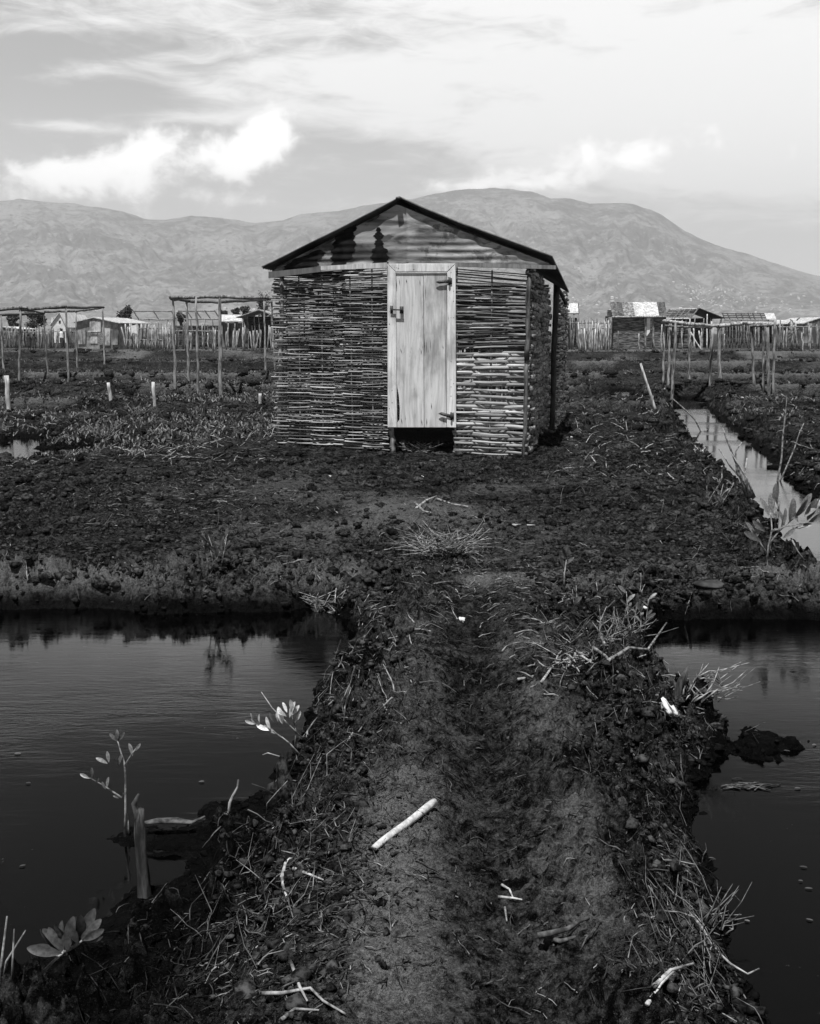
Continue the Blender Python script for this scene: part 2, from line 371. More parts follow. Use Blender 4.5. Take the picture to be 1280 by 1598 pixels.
def H(x, y, fine=True, parts=False):
    x = np.asarray(x, float); y = np.asarray(y, float)
    L = 0.25*sst(35, 70, y) + 0.05*fbm(x, y, 0.45, 4, 3)*np.clip(1.2-y/60, .2, 1)
    # dikes across the fields
    wob = 1.2*fbm(x, y*0+3, 0.05, 3, 11)
    for yc, hh, wd, x0, x1 in ((22.5, .14, .8, -99, 99), (28.5, .22, 1.1, -99, 99), (36, .24, 1.4, -99, 99), (47, .30, 1.8, -99, 99), (62, .3, 2.2, -99, 99)):
        u = (y - yc - wob*yc/24)/wd
        L = L + hh*np.where(u < 0, np.exp(-(u*2.2)**4), np.exp(-(u*.7)**2))*np.clip(y/15, 0, 1) - hh*.25*np.exp(-((u+1.6)/.8)**2)
    # floor of the hut and its surrounds
    L = L + 0.08*np.exp(-(((x-0.2)/2.8)**4 + ((y-16)/3.0)**4)) + 0.06*np.exp(-(((x+1.7)/1.2)**2+((y-14)/1.2)**2))
    # causeway
    xc = np.interp(y, cy_, cx_); m = sst(7.4, 5.6, y)
    u = x - xc
    prof = -0.045*np.exp(-(u/.12)**2) + 0.035*np.exp(-((u+.34)/.17)**2) + 0.045*np.exp(-((u-.27)/.14)**2)
    L = L + m*prof + 0.02*np.exp(-((y-6.9)/.35)**2)*sst(.1, .5, np.abs(u))
    L = L - .15*sst(4.4, 3.6, y)*sst(-.5, -.95, u)
    hp = G(690, 858); L = L + .07*np.exp(-(((x-hp.x)/.34)**2+((y-hp.y)/.3)**2))
    # footprints along the causeway
    for k in range(16):
        fy = 2.6+k*.27; fx = float(np.interp(fy, cy_, cx_)) + (.10 if k % 2 else -.08) + .05*math.sin(k*2.3)
        q_ = ((x-fx)/.048)**2+((y-fy)/.12)**2; L = L - .022*np.exp(-q_**2) + .008*np.exp(-(q_-1.6)**2*2)
    # ragged pool edges
    rg = 0.10*fbm(x, y, 2.6, 5, 21, .66) + 0.02*fbm(x, y, 19, 3, 25, .6)
    near = sst(4.6, 3.4, y)
    bw = 0.13 + 0.10*(fbm(x, y, 1.3, 2, 31)+.6); bw = bw*(1-.6*sst(5.2, 5.9, y)*sst(9, 7, y))
    wL = bw + near*0.42*sst(-.1, -.5, u); wR = bw*1.15 + near*0.16
    smin = np.full(x.shape, 9.0); h = L
    for pl, wd, rs, dp in ((LEFT, wL, 1, .3), (RIGHT, wR, 1, .3), (CHAN, bw*3.0, 1.1, .3), (POND, bw*13, 2.0, .2), (PUD, bw*9, 2.0, .15)):
        s_ = sdist(pl, x, y) + rg*rs
        if pl is RIGHT: s_ = np.maximum(s_, np.minimum(.022, .10-np.sqrt(((x-ISL.x)/1.5)**2+(y-ISL.y)**2)+rg*1.6))
        smin = np.minimum(smin, s_)
        t_ = np.clip(s_/wd, 0, 1); f = 1-(1-t_)**2.3
        h = np.where(s_ > 0, np.minimum(h, WL + (L-WL)*f), np.minimum(h, WL + np.maximum(s_*.9, -dp)))
    land = np.clip(smin/.1, 0, 1)
    # clods
    rough = 0.30 + 1.25*sst(.02, .2, smin)*sst(.8, .25, smin) + 0.5*sst(.45, .65, vnoise(x*.9, y*.9, 41)) 
    pathm = m*np.exp(-(u/.34)**4); rough = rough*(1-.5*pathm)
    plat = np.exp(-(((x+.3)/2.0)**2+((y-9.6)/2.2)**2)); rough = rough*(1-.45*plat)
    rough = rough*(1+1.0*sst(15, 20, y))
    if fine:
        c1 = np.abs(fbm(x, y, 5.5, 4, 51, .55)); c2 = np.abs(fbm(x, y, 15, 3, 61, .6)); c3 = fbm(x, y, 42, 2, 71, .6)
        c4 = 1-np.abs(fbm(x, y, 27, 3, 91, .65))*2.2; c5 = np.abs(fbm(x, y, 38, 3, 95, .7))
        h = h + rough*land*(0.11*(c1-.2) + 0.07*(c2-.2) + 0.016*(c4-.5) + 0.012*c3*np.clip(10/np.maximum(y,1), .3, 1)) - land*.014*sst(.12, .45, c5)*np.clip(6/np.maximum(y,1), .2, 1)
    else:
        h = h + rough*land*0.02*0
    h = np.where(smin > .03, np.maximum(h, WL+.008+np.minimum(smin, .3)*.1), h)
    if parts: return h, smin, rough, u, m, plat
    return h
def Hs(x, y): return float(H(np.array([x]), np.array([y]))[0])
def GR(px, py, off=0.0):             # ground point seen at a pixel
    z = 0.0
    for _ in range(8):
        g = G(px, py, z); z2 = Hs(g.x, g.y); z = .5*z+.5*z2
    g = G(px, py, z); return Vector((g.x, g.y, Hs(g.x, g.y)+off))

ys = 1/np.linspace(1/1.25, 1/90.0, 1150); ys = np.concatenate([ys, np.geomspace(94, 6000, 60)])
us = np.linspace(-1, 1, 900)
Y2, U2 = np.meshgrid(ys, us, indexing='ij'); X2 = U2*(0.56*Y2+1.6)
shp = X2.shape
Z2, SM, RG, UU, MM, PL = H(X2.ravel(), Y2.ravel(), True, True)
Z2 = np.where(Y2.ravel() > 120, 0.25, Z2)
lit_crust = np.clip(.10*MM*np.exp(-(UU/.5)**4) + .9*PL*sst(.2, .8, vnoise(X2.ravel()*.9, Y2.ravel()*1.1, 81)) + MM*1.0*np.exp(-((UU+.33)/.15)**2)*(.45+.55*sst(3.9, 3.2, Y2.ravel()))*sst(.32, .62, vnoise(X2.ravel()*2.2, Y2.ravel()*2.2, 82))  # dry crust, with the lit tops of the mounds painted paler
                + MM*.6*np.exp(-((UU-.25)/.13)**2)*sst(.4, .72, vnoise(X2.ravel()*2.5, Y2.ravel()*2.5, 83))
                + .9*np.exp(-((Y2.ravel()-6.75)/.35)**2)*sst(.3, .65, vnoise(X2.ravel()*1.7, Y2.ravel()*3, 84))  # lit lip of the far bank put into the colour
                + .9*sst(17, 23, Y2.ravel())*sst(.3, .7, vnoise(X2.ravel()*.5, Y2.ravel()*.45, 85))*sst(.02,.2,Z2), 0, 1)
for hx, hy, hw in ((690, 858, .42), (500, 930, .3), (960, 960, .35)):
    hg = G(hx, hy); lit_crust = lit_crust*(1-.95*np.exp(-((X2.ravel()-hg.x)**2+(Y2.ravel()-hg.y)**2)/hw**2))
lit_crust = np.where(Y2.ravel() > 90, .25, lit_crust)
nr, nc = shp
idx = np.arange(nr*nc).reshape(nr, nc)
q = np.stack([idx[:-1, :-1], idx[:-1, 1:], idx[1:, 1:], idx[1:, :-1]], -1).reshape(-1, 4)
def fastmesh(name, co_, quads, mat, tn=None, smooth=True):
    me = bpy.data.meshes.new(name); me.vertices.add(len(co_)); me.vertices.foreach_set('co', np.asarray(co_, np.float32).ravel())
    me.loops.add(quads.size); me.loops.foreach_set('vertex_index', quads.ravel().astype(np.int32))
    k = quads.shape[1]
    me.polygons.add(len(quads)); me.polygons.foreach_set('loop_start', np.arange(0, quads.size, k, dtype=np.int32)); me.polygons.foreach_set('loop_total', np.full(len(quads), k, np.int32))
    if smooth: me.polygons.foreach_set('use_smooth', np.ones(len(quads), bool))
    a = me.attributes.new('tone', 'FLOAT', 'POINT'); a.data.foreach_set('value', np.ones(len(co_), np.float32) if tn is None else np.asarray(tn, np.float32))
    me.materials.append(M[mat]); me.update(calc_edges=True); return me
def link(name, me, **k):
    o = bpy.data.objects.new(name, me); C.objects.link(o); return tag(o, **k)
link('ground', fastmesh('ground', np.stack([X2.ravel(), Y2.ravel(), Z2], 1), q, 'mud', lit_crust), kind='structure')
# behind the camera: plain flat mud so that the place goes on
mb = MB(); mb.add([(-60, -40, -.02), (60, -40, -.02), (60, 1.24, -.27), (-60, 1.24, -.27)], [(0, 1, 2, 3)]); 
o = bpy.data.objects.new('ground', mb.mesh('ground', 'mud')); C.objects.link(o); tag(o, kind='structure')
mb = MB(); mb.add([(-60, 1.0, WL), (60, 1.0, WL), (60, 60, WL), (-60, 60, WL)], [(0, 1, 2, 3)])
o = bpy.data.objects.new('water', mb.mesh('water', 'water')); C.objects.link(o); tag(o, kind='structure')

# ------------------------------------------------------------------ mountains
RX = [-700, -500, -300, -150, 0, 30, 60, 100, 150, 190, 225, 260, 300, 350, 400, 440, 470, 530, 570, 600, 640, 680, 710, 740, 770, 800, 830, 860, 890, 920, 950, 990, 1015, 1035, 1070, 1100, 1130, 1160, 1190, 1240, 1280, 1400, 1550, 1800, 2200]
RY = [370, 345, 335, 322, 313, 311, 313, 317, 322, 330, 341, 342, 338, 340, 347, 343, 333, 328, 320, 317, 310, 303, 298, 295, 292, 295, 299, 309, 311, 318, 317, 319, 326, 338, 362, 376, 386, 396, 404, 421, 430, 452, 468, 488, 505]
na, nt_ = 900, 220
pxs = np.linspace(-700, 2100, na)
azs = np.arctan((pxs-640)/F/cp*1.0)
ry = np.interp(pxs, RX, RY)
ela = np.array([math.atan2(ray(a, b_).z, math.hypot(ray(a, b_).x, ray(a, b_).y)) for a, b_ in zip(pxs, ry)])
azs = np.array([math.atan2(ray(a, b_).x, ray(a, b_).y) for a, b_ in zip(pxs, ry)])
tt = np.concatenate([np.linspace(0, 1, nt_-12), 1+np.linspace(.02, .45, 12)])
T, A = np.meshgrid(tt, azs, indexing='ij'); EL = np.broadcast_to(np.tan(ela), T.shape)
def mount(T, A, EL):
    D = 2300 + 2500*T
    pr = np.where(T <= 1, .80*np.clip(T, 0, 1)**1.15 + .20*sst(0, 1, T), 1-(T-1)*.9)
    X = D*np.sin(A); Yv = D*np.cos(A)
    rg = 1-np.abs(fbm(A*24+T*1.5, T*3.2, 1.0, 5, 101, .55))*2.0
    nz = (rg-.55)*.12 + .07*fbm(X, Yv, .004, 6, 111, .6)
    edge = np.clip((1-T)*4, 0, 1)*np.clip(T*3, 0, 1)
    Z = D*EL*(pr + nz*edge) + np.where(T > .85, 6*fbm(X, Yv, .012, 3, 121), 0)
    return X, Yv, Z
MX, MY, MZ = mount(T, A, EL)
MZ = np.maximum(MZ, -2) - 1.0*(T == 0)
idx = np.arange(T.size).reshape(T.shape)
q = np.stack([idx[:-1, :-1], idx[:-1, 1:], idx[1:, 1:], idx[1:, :-1]], -1).reshape(-1, 4)
link('mountains', fastmesh('mountains', np.stack([MX.ravel(), MY.ravel(), MZ.ravel()+EYE], 1), q, 'mountain_scrub'), kind='structure')

# houses on the lower slope
hm = MB()
hm.box((-.5, -.4, 0), (.5, .4, .62)); hm.prism([(-.55, -.46, .62), (.55, -.46, .62), (.55, 0, .9), (-.55, 0, .9)], (0, 0, .03)); hm.prism([(-.55, .46, .62), (.55, .46, .62), (.55, 0, .9), (-.55, 0, .9)], (0, 0, .03))
hme = hm.mesh('hillside_house', 'far_house_paint', smooth=False)
r3 = random.Random(5); first = None
spots = []
for cx, cy, sx_, sy_, n in ((1125, 468, 42, 11, 95), (1085, 452, 22, 8, 22), (910, 472, 30, 9, 26), (965, 488, 20, 5, 10), (1240, 470, 22, 12, 14), (1190, 480, 25, 6, 14), (390, 484, 25, 6, 10), (1010, 478, 60, 12, 12), (600, 430, 300, 30, 6)):
    for _ in range(n): spots.append((r3.gauss(cx, sx_*.7), r3.gauss(cy, sy_*.7)))
tg = np.linspace(.02, .9, 90)
for px, py in spots:
    r_ = ray(px, py); a = math.atan2(r_.x, r_.y); e = math.tan(math.atan2(r_.z, math.hypot(r_.x, r_.y)))
    er = math.tan(float(np.interp(a, azs, ela)))
    X, Yv, Z = mount(tg, np.full(90, a), np.full(90, er)); D = np.hypot(X, Yv)
    k = int(np.argmin(np.abs(Z/D - e)))
    o = bpy.data.objects.new('hillside_house', hme); C.objects.link(o)
    s_ = r3.uniform(3.5, 7.5); o.location = (X[k], Yv[k], Z[k]+EYE-1.0); o.scale = (s_, s_, s_*r3.uniform(.8, 1.2)); o.rotation_euler = (0, 0, r3.uniform(0, 3))
    tag(o, 'tiny pale house speckling the lower mountain slope far behind the huts', 'house', 'pale houses on the lower mountain slope')

# ------------------------------------------------------------------ weaving
def wattle(mb, A, B, zlo, zhi, pitch, ry_, rz_, space, amp, r, tlo=.6, thi=1.3, over=0.03, seg=(.8, 2.2), jz=.004, sides=6, s0=0.0, droop=0.0, fit=False):
    """rods woven in and out of upright stakes from A to B; zlo/zhi are functions of the distance along"""
    A = Vector((A[0], A[1], 0)); B = Vector((B[0], B[1], 0)); Lw = (B-A).length; d = (B-A)/Lw; nrm = Vector((d.y, -d.x, 0))
    zmin = min(zlo(0), zlo(Lw), zlo(Lw/2)); zmax = max(zhi(0), zhi(Lw), zhi(Lw/2)); k = 0; z = zmin
    if fit: hm_ = zhi(Lw/2)-zlo(Lw/2); zmin = 0; zmax = hm_; z = .01
    while z < zmax:
        ph = 1 if k % 2 == 0 else -1
        s = -r.uniform(.0, 1)*over; end = Lw + r.uniform(.0, 1)*over
        if r.random() < .02: z += pitch*.6
        while s < end - .02:
            e = min(end, s + r.uniform(*seg)*1.0)
            if end - e < .3: e = end
            n = max(3, int((e-s)/(space/6))); pts = []; rr = []
            dz0 = r.gauss(0, jz); dz1 = r.gauss(0, jz); tn = r.uniform(tlo, thi); wz = r.uniform(0, 6); rs = r.choice((.6, .8, .9, 1, 1, 1.15, 1.4)); bl = r.gauss(0, .007)
            for i in range(n+1):
                ss = s + (e-s)*i/n; f = (ss-s0)/space
                c = math.cos(math.pi*f); c = math.copysign(abs(c)**.7, c)
                zz = z + dz0 + (dz1-dz0)*i/n + jz*.8*math.sin(wz+ss*5) + droop*math.sin(ss*2.1+z*1.3)
                if fit: zz = zlo(ss)+zz/hm_*(zhi(ss)-zlo(ss))
                p = A + d*ss + nrm*(ph*amp*c + bl + .018*math.sin(ss*2.7+z*2.2)*math.sin(z*3.1+ss)); p.z = zz
                zl, zh = zlo(ss), zhi(ss)
                if zl <= zz <= zh: pts.append(p); rr.append(1)
                elif pts and len(pts) > 1:
                    mb.tube(pts, [rz_*rs*r.uniform(.9, 1.08) for _ in pts], sides, tn, (ry_/rz_, 1)); pts = []
                else: pts = []
            if len(pts) > 1: mb.tube(pts, [rz_*rs*r.uniform(.9, 1.08) for _ in pts], sides, tn, (ry_/rz_, 1))
            s = e - r.uniform(0, .05) if e < end else end
        z += pitch*r.uniform(.88, 1.12); k += 1
def stakes(parent, A, B, space, z0, z1, rad, mat, r, name='stake', s0=0.0):
    A = Vector((A[0], A[1], 0)); B = Vector((B[0], B[1], 0)); Lw = (B-A).length; d = (B-A)/Lw
    k = math.ceil(-s0/space)
    while s0+k*space <= Lw+.01:
        ss = max(0, s0+k*space); p = A+d*ss
        m_ = MB(); m_.tube(rough_line((p.x, p.y, z0(ss) if callable(z0) else z0), (p.x+r.uniform(-.02, .02), p.y, z1(ss) if callable(z1) else z1), 6, .006, r), rad, 6, r.uniform(.7, 1.1)); part(name, m_, mat, parent); k += 1

# ------------------------------------------------------------------ the hut
ROT = R(-11.0)                         # its front turned a little
du = Vector((math.cos(ROT), math.sin(ROT), 0)); dv = Vector((-math.sin(ROT), math.cos(ROT), 0))
FR = G(822, 714, 0.0)                  # front right corner on the ground
def FP(px, py, off=0.0):               # a pixel on the front plane of the hut (off = metres towards the viewer)
    r_ = ray(px, py); o = FR - dv*off; k = (o - Vector((0, 0, EYE))).dot(dv)/r_.dot(dv)
    return Vector((0, 0, EYE)) + r_*k
hr = random.Random(21)
FL = FP(436, 690); FRz = FP(822, 712); DL = FP(606, 700); DR = FP(711, 700)
hut = root('wattle_hut', (FR-du*1.5+dv*1.5), 'square hut of woven sticks with pale plank door and rusty tin gable, mid picture', 'hut')
ORG[hut.name] = hut.location.copy()
def lin(p, q, a, b):                   # z of the line through pixels p,q as function of distance from point a along the front
    P0, P1 = FP(*p), FP(*q); s0 = (P0-a).dot(du); s1 = (P1-a).dot(du)
    return lambda s: P0.z + (P1.z-P0.z)*(s-s0)/(s1-s0)
# left woven panel
zb = lin((436, 692), (606, 702), FL, DL); zt = lin((436, 425), (606, 417), FL, DL)
mid = (FP(536, 600)-FL).dot(du)
MIDP = FL + du*mid
m1 = MB(); wattle(m1, FL, MIDP, zb, zt, .0225, .0085, .0084, .31, .038, hr, .10, 1.35, .08, (.5, 1.5), .007, 6, -.02, .006, True)
part('woven_panel', m1, 'rod_bark', hut)
zb2 = lambda s: zb(s+mid)-.01; zt2 = lambda s: zt(s+mid)
m1 = MB(); wattle(m1, MIDP, DL, zb2, zt2, .0205, .0085, .0082, .27, .038, hr, .10, 1.35, .05, (.5, 1.3), .007, 6, .12, .005, True)
part('woven_panel', m1, 'rod_bark', hut)
# right front panel, rods above and split strips below
zbR = lin((711, 707), (822, 712), DR, FRz); ztR = lin((711, 417), (822, 426), DR, FRz); zmR = lin((711, 545), (822, 543), DR, FRz)
m1 = MB(); wattle(m1, DR, FRz, zmR, ztR, .030, .011, .0105, .44, .036, hr, .15, 1.35, .03, (.8, 1.5), .007, 6, .44, .008, True)
part('woven_panel', m1, 'rod_bark', hut)
m1 = MB(); wattle(m1, DR, FRz, lambda s: zbR(s)-.01, lambda s: zmR(s)-.01, .041, .006, .019, .44, .034, hr, .5, 1.35, .04, (.9, 1.6), .009, 7, .44, .009, True)
part('split_strip_panel', m1, 'split_strip', hut, label='lighter panel of flat split strips right of the door')
m1 = MB()
for _ in range(26):
    s = hr.uniform(.02, .83); p = DR+du*s+dv*.03; zz = zbR(0)
    m1.tube([(p.x, p.y, zz), (p.x+hr.uniform(-.02, .02), p.y, zmR(0))], .006, 5, hr.uniform(.5, 1))
part('upright_strips', m1, 'split_strip', hut)
DEP = 3.4
BR = FRz + dv*DEP; BL = FL + dv*DEP
zf = lambda a: (lambda s: a)
wallb = 0.03; wallt = 2.28
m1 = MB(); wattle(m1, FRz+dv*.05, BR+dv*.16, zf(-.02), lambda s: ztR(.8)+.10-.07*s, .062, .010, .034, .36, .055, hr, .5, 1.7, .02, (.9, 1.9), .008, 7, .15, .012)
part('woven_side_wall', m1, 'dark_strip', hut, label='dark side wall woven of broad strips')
m1 = MB(); wattle(m1, FL+dv*.03, BL, zf(.06), zf(2.25), .030, .013, .0145, .4, .026, hr, .5, 1.3, .04, (1, 2.2), .004, 5); part('woven_side_wall', m1, 'rod_bark', hut)
m1 = MB(); wattle(m1, BL, BR, zf(.03), zf(2.3), .036, .014, .018, .4, .026, hr, .5, 1.3, .04, (1, 2.2), .004, 5); part('woven_back_wall', m1, 'rod_bark', hut)
for A_, B_, sp_, s0_, z0_, z1_ in ((FL, MIDP, .31, -.02, lambda s: zb(s)-.12, zt), (MIDP, DL, .27, .12, lambda s: zb2(s)-.12, zt2), (DR, FRz, .44, .0, lambda s: zbR(s)-.1, ztR), (FRz, BR, .30, .15, zf(-.1), zf(2.2)), (FL, BL, .8, .4, zf(-.1), zf(2.2))):
    stakes(hut, A_, B_, sp_, z0_, z1_, .011, 'pole_bark', hr, s0=s0_)
def post(a, b, rad, mat, lab=None, name='post', n=8, j=.012):
    m_ = MB(); m_.tube(rough_line(a, b, n, j, hr), [rad*hr.uniform(.85, 1.12) for _ in range(n)], 9, hr.uniform(.8, 1.1)); return part(name, m_, mat, hut, label=lab)
post(FP(817, 727, .03), FP(822, 560, .045), .028, 'driftwood', 'forked corner post'); post(FP(822, 562, .06), FP(826, 428, .05), .03, 'driftwood')
post(FP(613, 706, .0), FP(611, 660, .0), .035, 'pole_bark')
post(FL+Vector((0, 0, -.85+.02)).lerp(Vector(), 0)*0 + Vector((0, 0, 0)), FP(440, 430), .03, 'pole_bark')
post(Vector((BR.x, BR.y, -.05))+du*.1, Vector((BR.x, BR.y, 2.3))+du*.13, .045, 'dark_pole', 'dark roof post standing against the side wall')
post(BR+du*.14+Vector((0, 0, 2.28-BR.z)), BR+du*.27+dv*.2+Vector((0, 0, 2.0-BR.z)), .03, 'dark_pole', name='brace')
# hidden parts of the building: earth sill inside
m1 = MB(); m1.box((0, 0, 0), (1, 1, 1)); 
vs = [Vector((0, 0, .02))+FL*1+du*.06+dv*.7, FRz+dv*.7-du*.06, BR-dv*.06-du*.06, BL-dv*.06+du*.06]
m1 = MB(); m1.prism([Vector((v_.x, v_.y, .0)) for v_ in vs], (0, 0, .12)); part('earth_floor', m1, 'clod', hut)
# door frame and door
def fbox(x0, y0, x1, y1, th, off, tone_=1.0, mb=None, skew=0):     # a board on the front plane, from pixel corners, th thick
    a = FP(x0, y1, off); b_ = FP(x1, y1, off); c = FP(x1, y0, off); d_ = FP(x0, y0, off)
    mb = mb or MB(); mb.prism([a, b_, c, d_], dv*th, tone_); return mb
def bevel(o, wd=.004):
    md = o.modifiers.new('bevel', 'BEVEL'); md.width = wd; md.segments = 2; md.limit_method = 'ANGLE'; return o
door = None
fr = MB()
def quad(mb, pts, off, th, tone_=1.0): mb.prism([FP(x, y, off) for x, y in pts], dv*th, tone_)
quad(fr, [(605, 667.3), (619.5, 667), (617.5, 425), (604.5, 412)], .085, .05, 1.0)
quad(fr, [(697.5, 667), (711.8, 667.4), (711, 412), (698, 425)], .085, .05, 1.03)
quad(fr, [(604.8, 411.5), (617.6, 424), (697.8, 424), (710.8, 411.3)], .085, .05, .97)
frame = bevel(part('door_frame', fr, 'frame_wood', hut, smooth=False), .005)
dm = MB()
edge = [(619.8, 667), (661.7, 667), (660.8, 426.2), (618.2, 426.2), (618.8, 520), (619.2, 600), (622.5, 618), (624, 638), (623.5, 655), (619.8, 660)]
quad(dm, edge, .062, .028, 1.0)
quad(dm, [(662.4, 667), (697, 667), (697.3, 426.2), (661.5, 426.2)], .064, .028, .97)
door = bevel(part('door', dm, 'door_wood', hut, smooth=False), .003)
cr = MB()                                # splits and knots in the boards
for x0, y0, x1, y1, w_ in ((623, 434, 624, 446, .9), (655, 436, 656, 446, .9), (663, 436, 664.5, 470, .8), (662.5, 520, 663.5, 560, 1.2), (665, 530, 666, 552, .9), (694.5, 452, 696, 640, .9), (671, 525, 672, 548, .9), (657, 545, 658, 553, 1), (625, 543, 627, 551, .9),
                         (658, 654, 659, 664, 1.3), (666, 652, 666.4, 666, 1.3), (692.5, 652, 693, 664, 1.1), (626, 652, 628, 662, 1.1), (634, 436, 635, 441, 1.3), (691, 539, 692, 545, 1), (673, 628, 674, 640, 1.2), (618.8, 435, 619.4, 455, 1)):
    p0 = FP(x0, y0, .0665); p1 = FP(x1, y1, .0665); hw = du*(w_*.0038)
    pm = p0.lerp(p1, .5); cr.prism([p0, pm+hw, p1, pm-hw], dv*.004, .5)
for k in range(26):
    x, y = (hr.choice((608, 612, 704, 708)), hr.uniform(425, 660)) if k < 18 else (hr.uniform(612, 704), hr.uniform(415, 421))
    p0 = FP(x, y, .087); q_ = .004+.003*hr.random(); cr.prism([p0+du*q_, p0+Vector((0, 0, q_)), p0-du*q_, p0-Vector((0, 0, q_))], dv*.004, .5)
part('cracks_and_nails', cr, 'iron', door)
def strap(x0, y0, x1, y1, lab):
    m_ = MB(); pts = [(x0, y0), (x0+5, y0-2.6), (x1, y1-2.6), (x1, y1+2.6), (x0+5, y0+2.6)]
    m_.prism([FP(a, b_, .098) for a, b_ in pts], dv*.008, 1.6)
    m_.tube([FP(x1+1.5, y1-6, .102), FP(x1+1.5, y1+6, .102)], .014, 8, 1.0)
    fbox(x1+2, y1-5, x1+5.5, y1+5, .012, .097, 1.1, m_)
    return part('hinge', m_, 'iron', door, label=lab)
strap(680, 440, 700, 438.5, 'upper strap hinge'); strap(684, 645.5, 703, 649.5, 'lower strap hinge')
m_ = MB(); fbox(609, 477, 613, 489, .02, .105, 1, m_); fbox(624, 478, 629, 489, .035, .10, 1, m_); m_.tube([FP(611, 483, .115), FP(629, 483.5, .115)], .009, 7, 1); part('latch', m_, 'iron', door)
# gable of tin sheets, ribs running across
rake = [(424, 424), (470, 398), (540, 362), (600, 331), (621, 318), (650, 330), (720, 359), (800, 388), (862, 412)]
RK = [FP(x, y) for x, y in rake]
def gable_sheet(x0, x1, ybot0, ybot1, off, lab, tn=1.0):
    s0 = (FP(x0, 400)-FL).dot(du); s1 = (FP(x1, 400)-FL).dot(du); n = 46; mz = 90; m_ = MB(); vs = []
    rs = [(p-FL).dot(du) for p in RK]; rz = [p.z for p in RK]
    for i in range(n+1):
        f = i/n; s = s0+(s1-s0)*f; zl = FP(640, ybot0).z*(1-f) + FP(640, ybot1).z*f; zh = float(np.interp(s, rs, rz)) - .01
        zh = max(zh, zl+.002)
        for j in range(mz+1):
            z = zl+(zh-zl)*j/mz; dent = .006*math.sin(s*9+z*4)+.005*math.sin(s*23)
            p = FL+du*s-dv*(off+(.0010+.0055*abs(math.sin(s*1.9+z*2.3+.6))*max(.15, min(1, (2.95-z)*2.2)))*math.sin(z*2*math.pi/.088+.3*math.sin(s*3))+dent); vs.append((p.x, p.y, z))
    m_.add(vs, [(i*(mz+1)+j, (i+1)*(mz+1)+j, (i+1)*(mz+1)+j+1, i*(mz+1)+j+1) for i in range(n) for j in range(mz)], tn)
    o = part('gable_sheet', m_, 'gable_tin', hut, label=lab); md = o.modifiers.new('t', 'SOLIDIFY'); md.thickness = .0015; return o, (s0, s1)
gable_sheet(425, 639, 430, 411, .055, 'dented gable sheet with black tar stains', .85)
gable_sheet(636, 862, 410, 417, .066, 'paler rusty gable sheet', 1.05)
def stain(pts, off):                      # tar on the ribs of the sheet
    m_ = MB(); n = len(pts); k = 5
    P3 = [FP(x, y, 0) for x, y in pts]; zs = [p.z for p in P3]; ss = [(p-FL).dot(du) for p in P3]
    z0, z1 = min(zs), max(zs); rows = 70; vs = []; fs = []; cnt = 0; prev = None
    for r_ in range(rows+1):
        z = z0+(z1-z0)*(r_+.001)/rows*.998; xs = []
        for i in range(n):
            a, b_ = i, (i+1) % n
            if (zs[a] > z) != (zs[b_] > z): xs.append(ss[a]+(ss[b_]-ss[a])*(z-zs[a])/(zs[b_]-zs[a]))
        if len(xs) < 2: prev = None; continue
        xa, xb = min(xs), max(xs); jag = .016*math.sin(z*2*math.pi/.088)+.006*math.sin(z*190); xa -= jag; xb += jag
        row = []
        for c in range(9):
            s = xa+(xb-xa)*c/8; dent = .006*math.sin(s*9+z*4)+.005*math.sin(s*23)
            p = FL+du*s-dv*(off+.004+(.0010+.0055*abs(math.sin(s*1.9+z*2.3+.6))*max(.15, min(1, (2.95-z)*2.2)))*math.sin(z*2*math.pi/.088+.3*math.sin(s*3))+dent); vs.append((p.x, p.y, z)); row.append(len(vs)-1)
        if prev: fs += [(prev[c], prev[c+1], row[c+1], row[c]) for c in range(8)]
        prev = row
    m_.add(vs, fs, 1.0); part('tar_stain', m_, 'tar', hut)
stain([(520, 417), (519, 395), (524, 372), (552, 352), (560, 350), (554, 368), (557, 385), (550, 405), (536, 416)], .055)
stain([(583, 412), (581, 398), (588, 380), (586, 365), (592, 355), (599, 365), (598, 380), (606, 392), (608, 411)], .055)
stain([(440, 424), (455, 408), (500, 390), (512, 396), (498, 406), (500, 414), (470, 420)], .055)
# plank strips under the gable
m_ = MB(); m_.prism([FP(419, 434, .115), FP(500, 424, .115), FP(500, 416, .115), FP(419, 424, .115)], dv*.02, .18); part('fascia_board', m_, 'frame_wood', hut, smooth=False)
m_ = MB(); m_.prism([FP(500.5, 421, .118), FP(555, 420, .118), FP(555, 412, .118), FP(500.5, 415, .118)], dv*.02, .8); part('fascia_board', m_, 'frame_wood', hut, smooth=False)
m_ = MB(); m_.prism([FP(555.5, 419.5, .12), FP(604, 418, .12), FP(604, 409.5, .12), FP(555.5, 412, .12)], dv*.02, .75); part('fascia_board', m_, 'frame_wood', hut, smooth=False)
m_ = MB(); m_.prism([FP(711.5, 416, .12), FP(868, 420, .12), FP(868, 414, .12), FP(711.5, 409, .12)], dv*.05, .3); part('fascia_board', m_, 'frame_wood', hut, smooth=False)
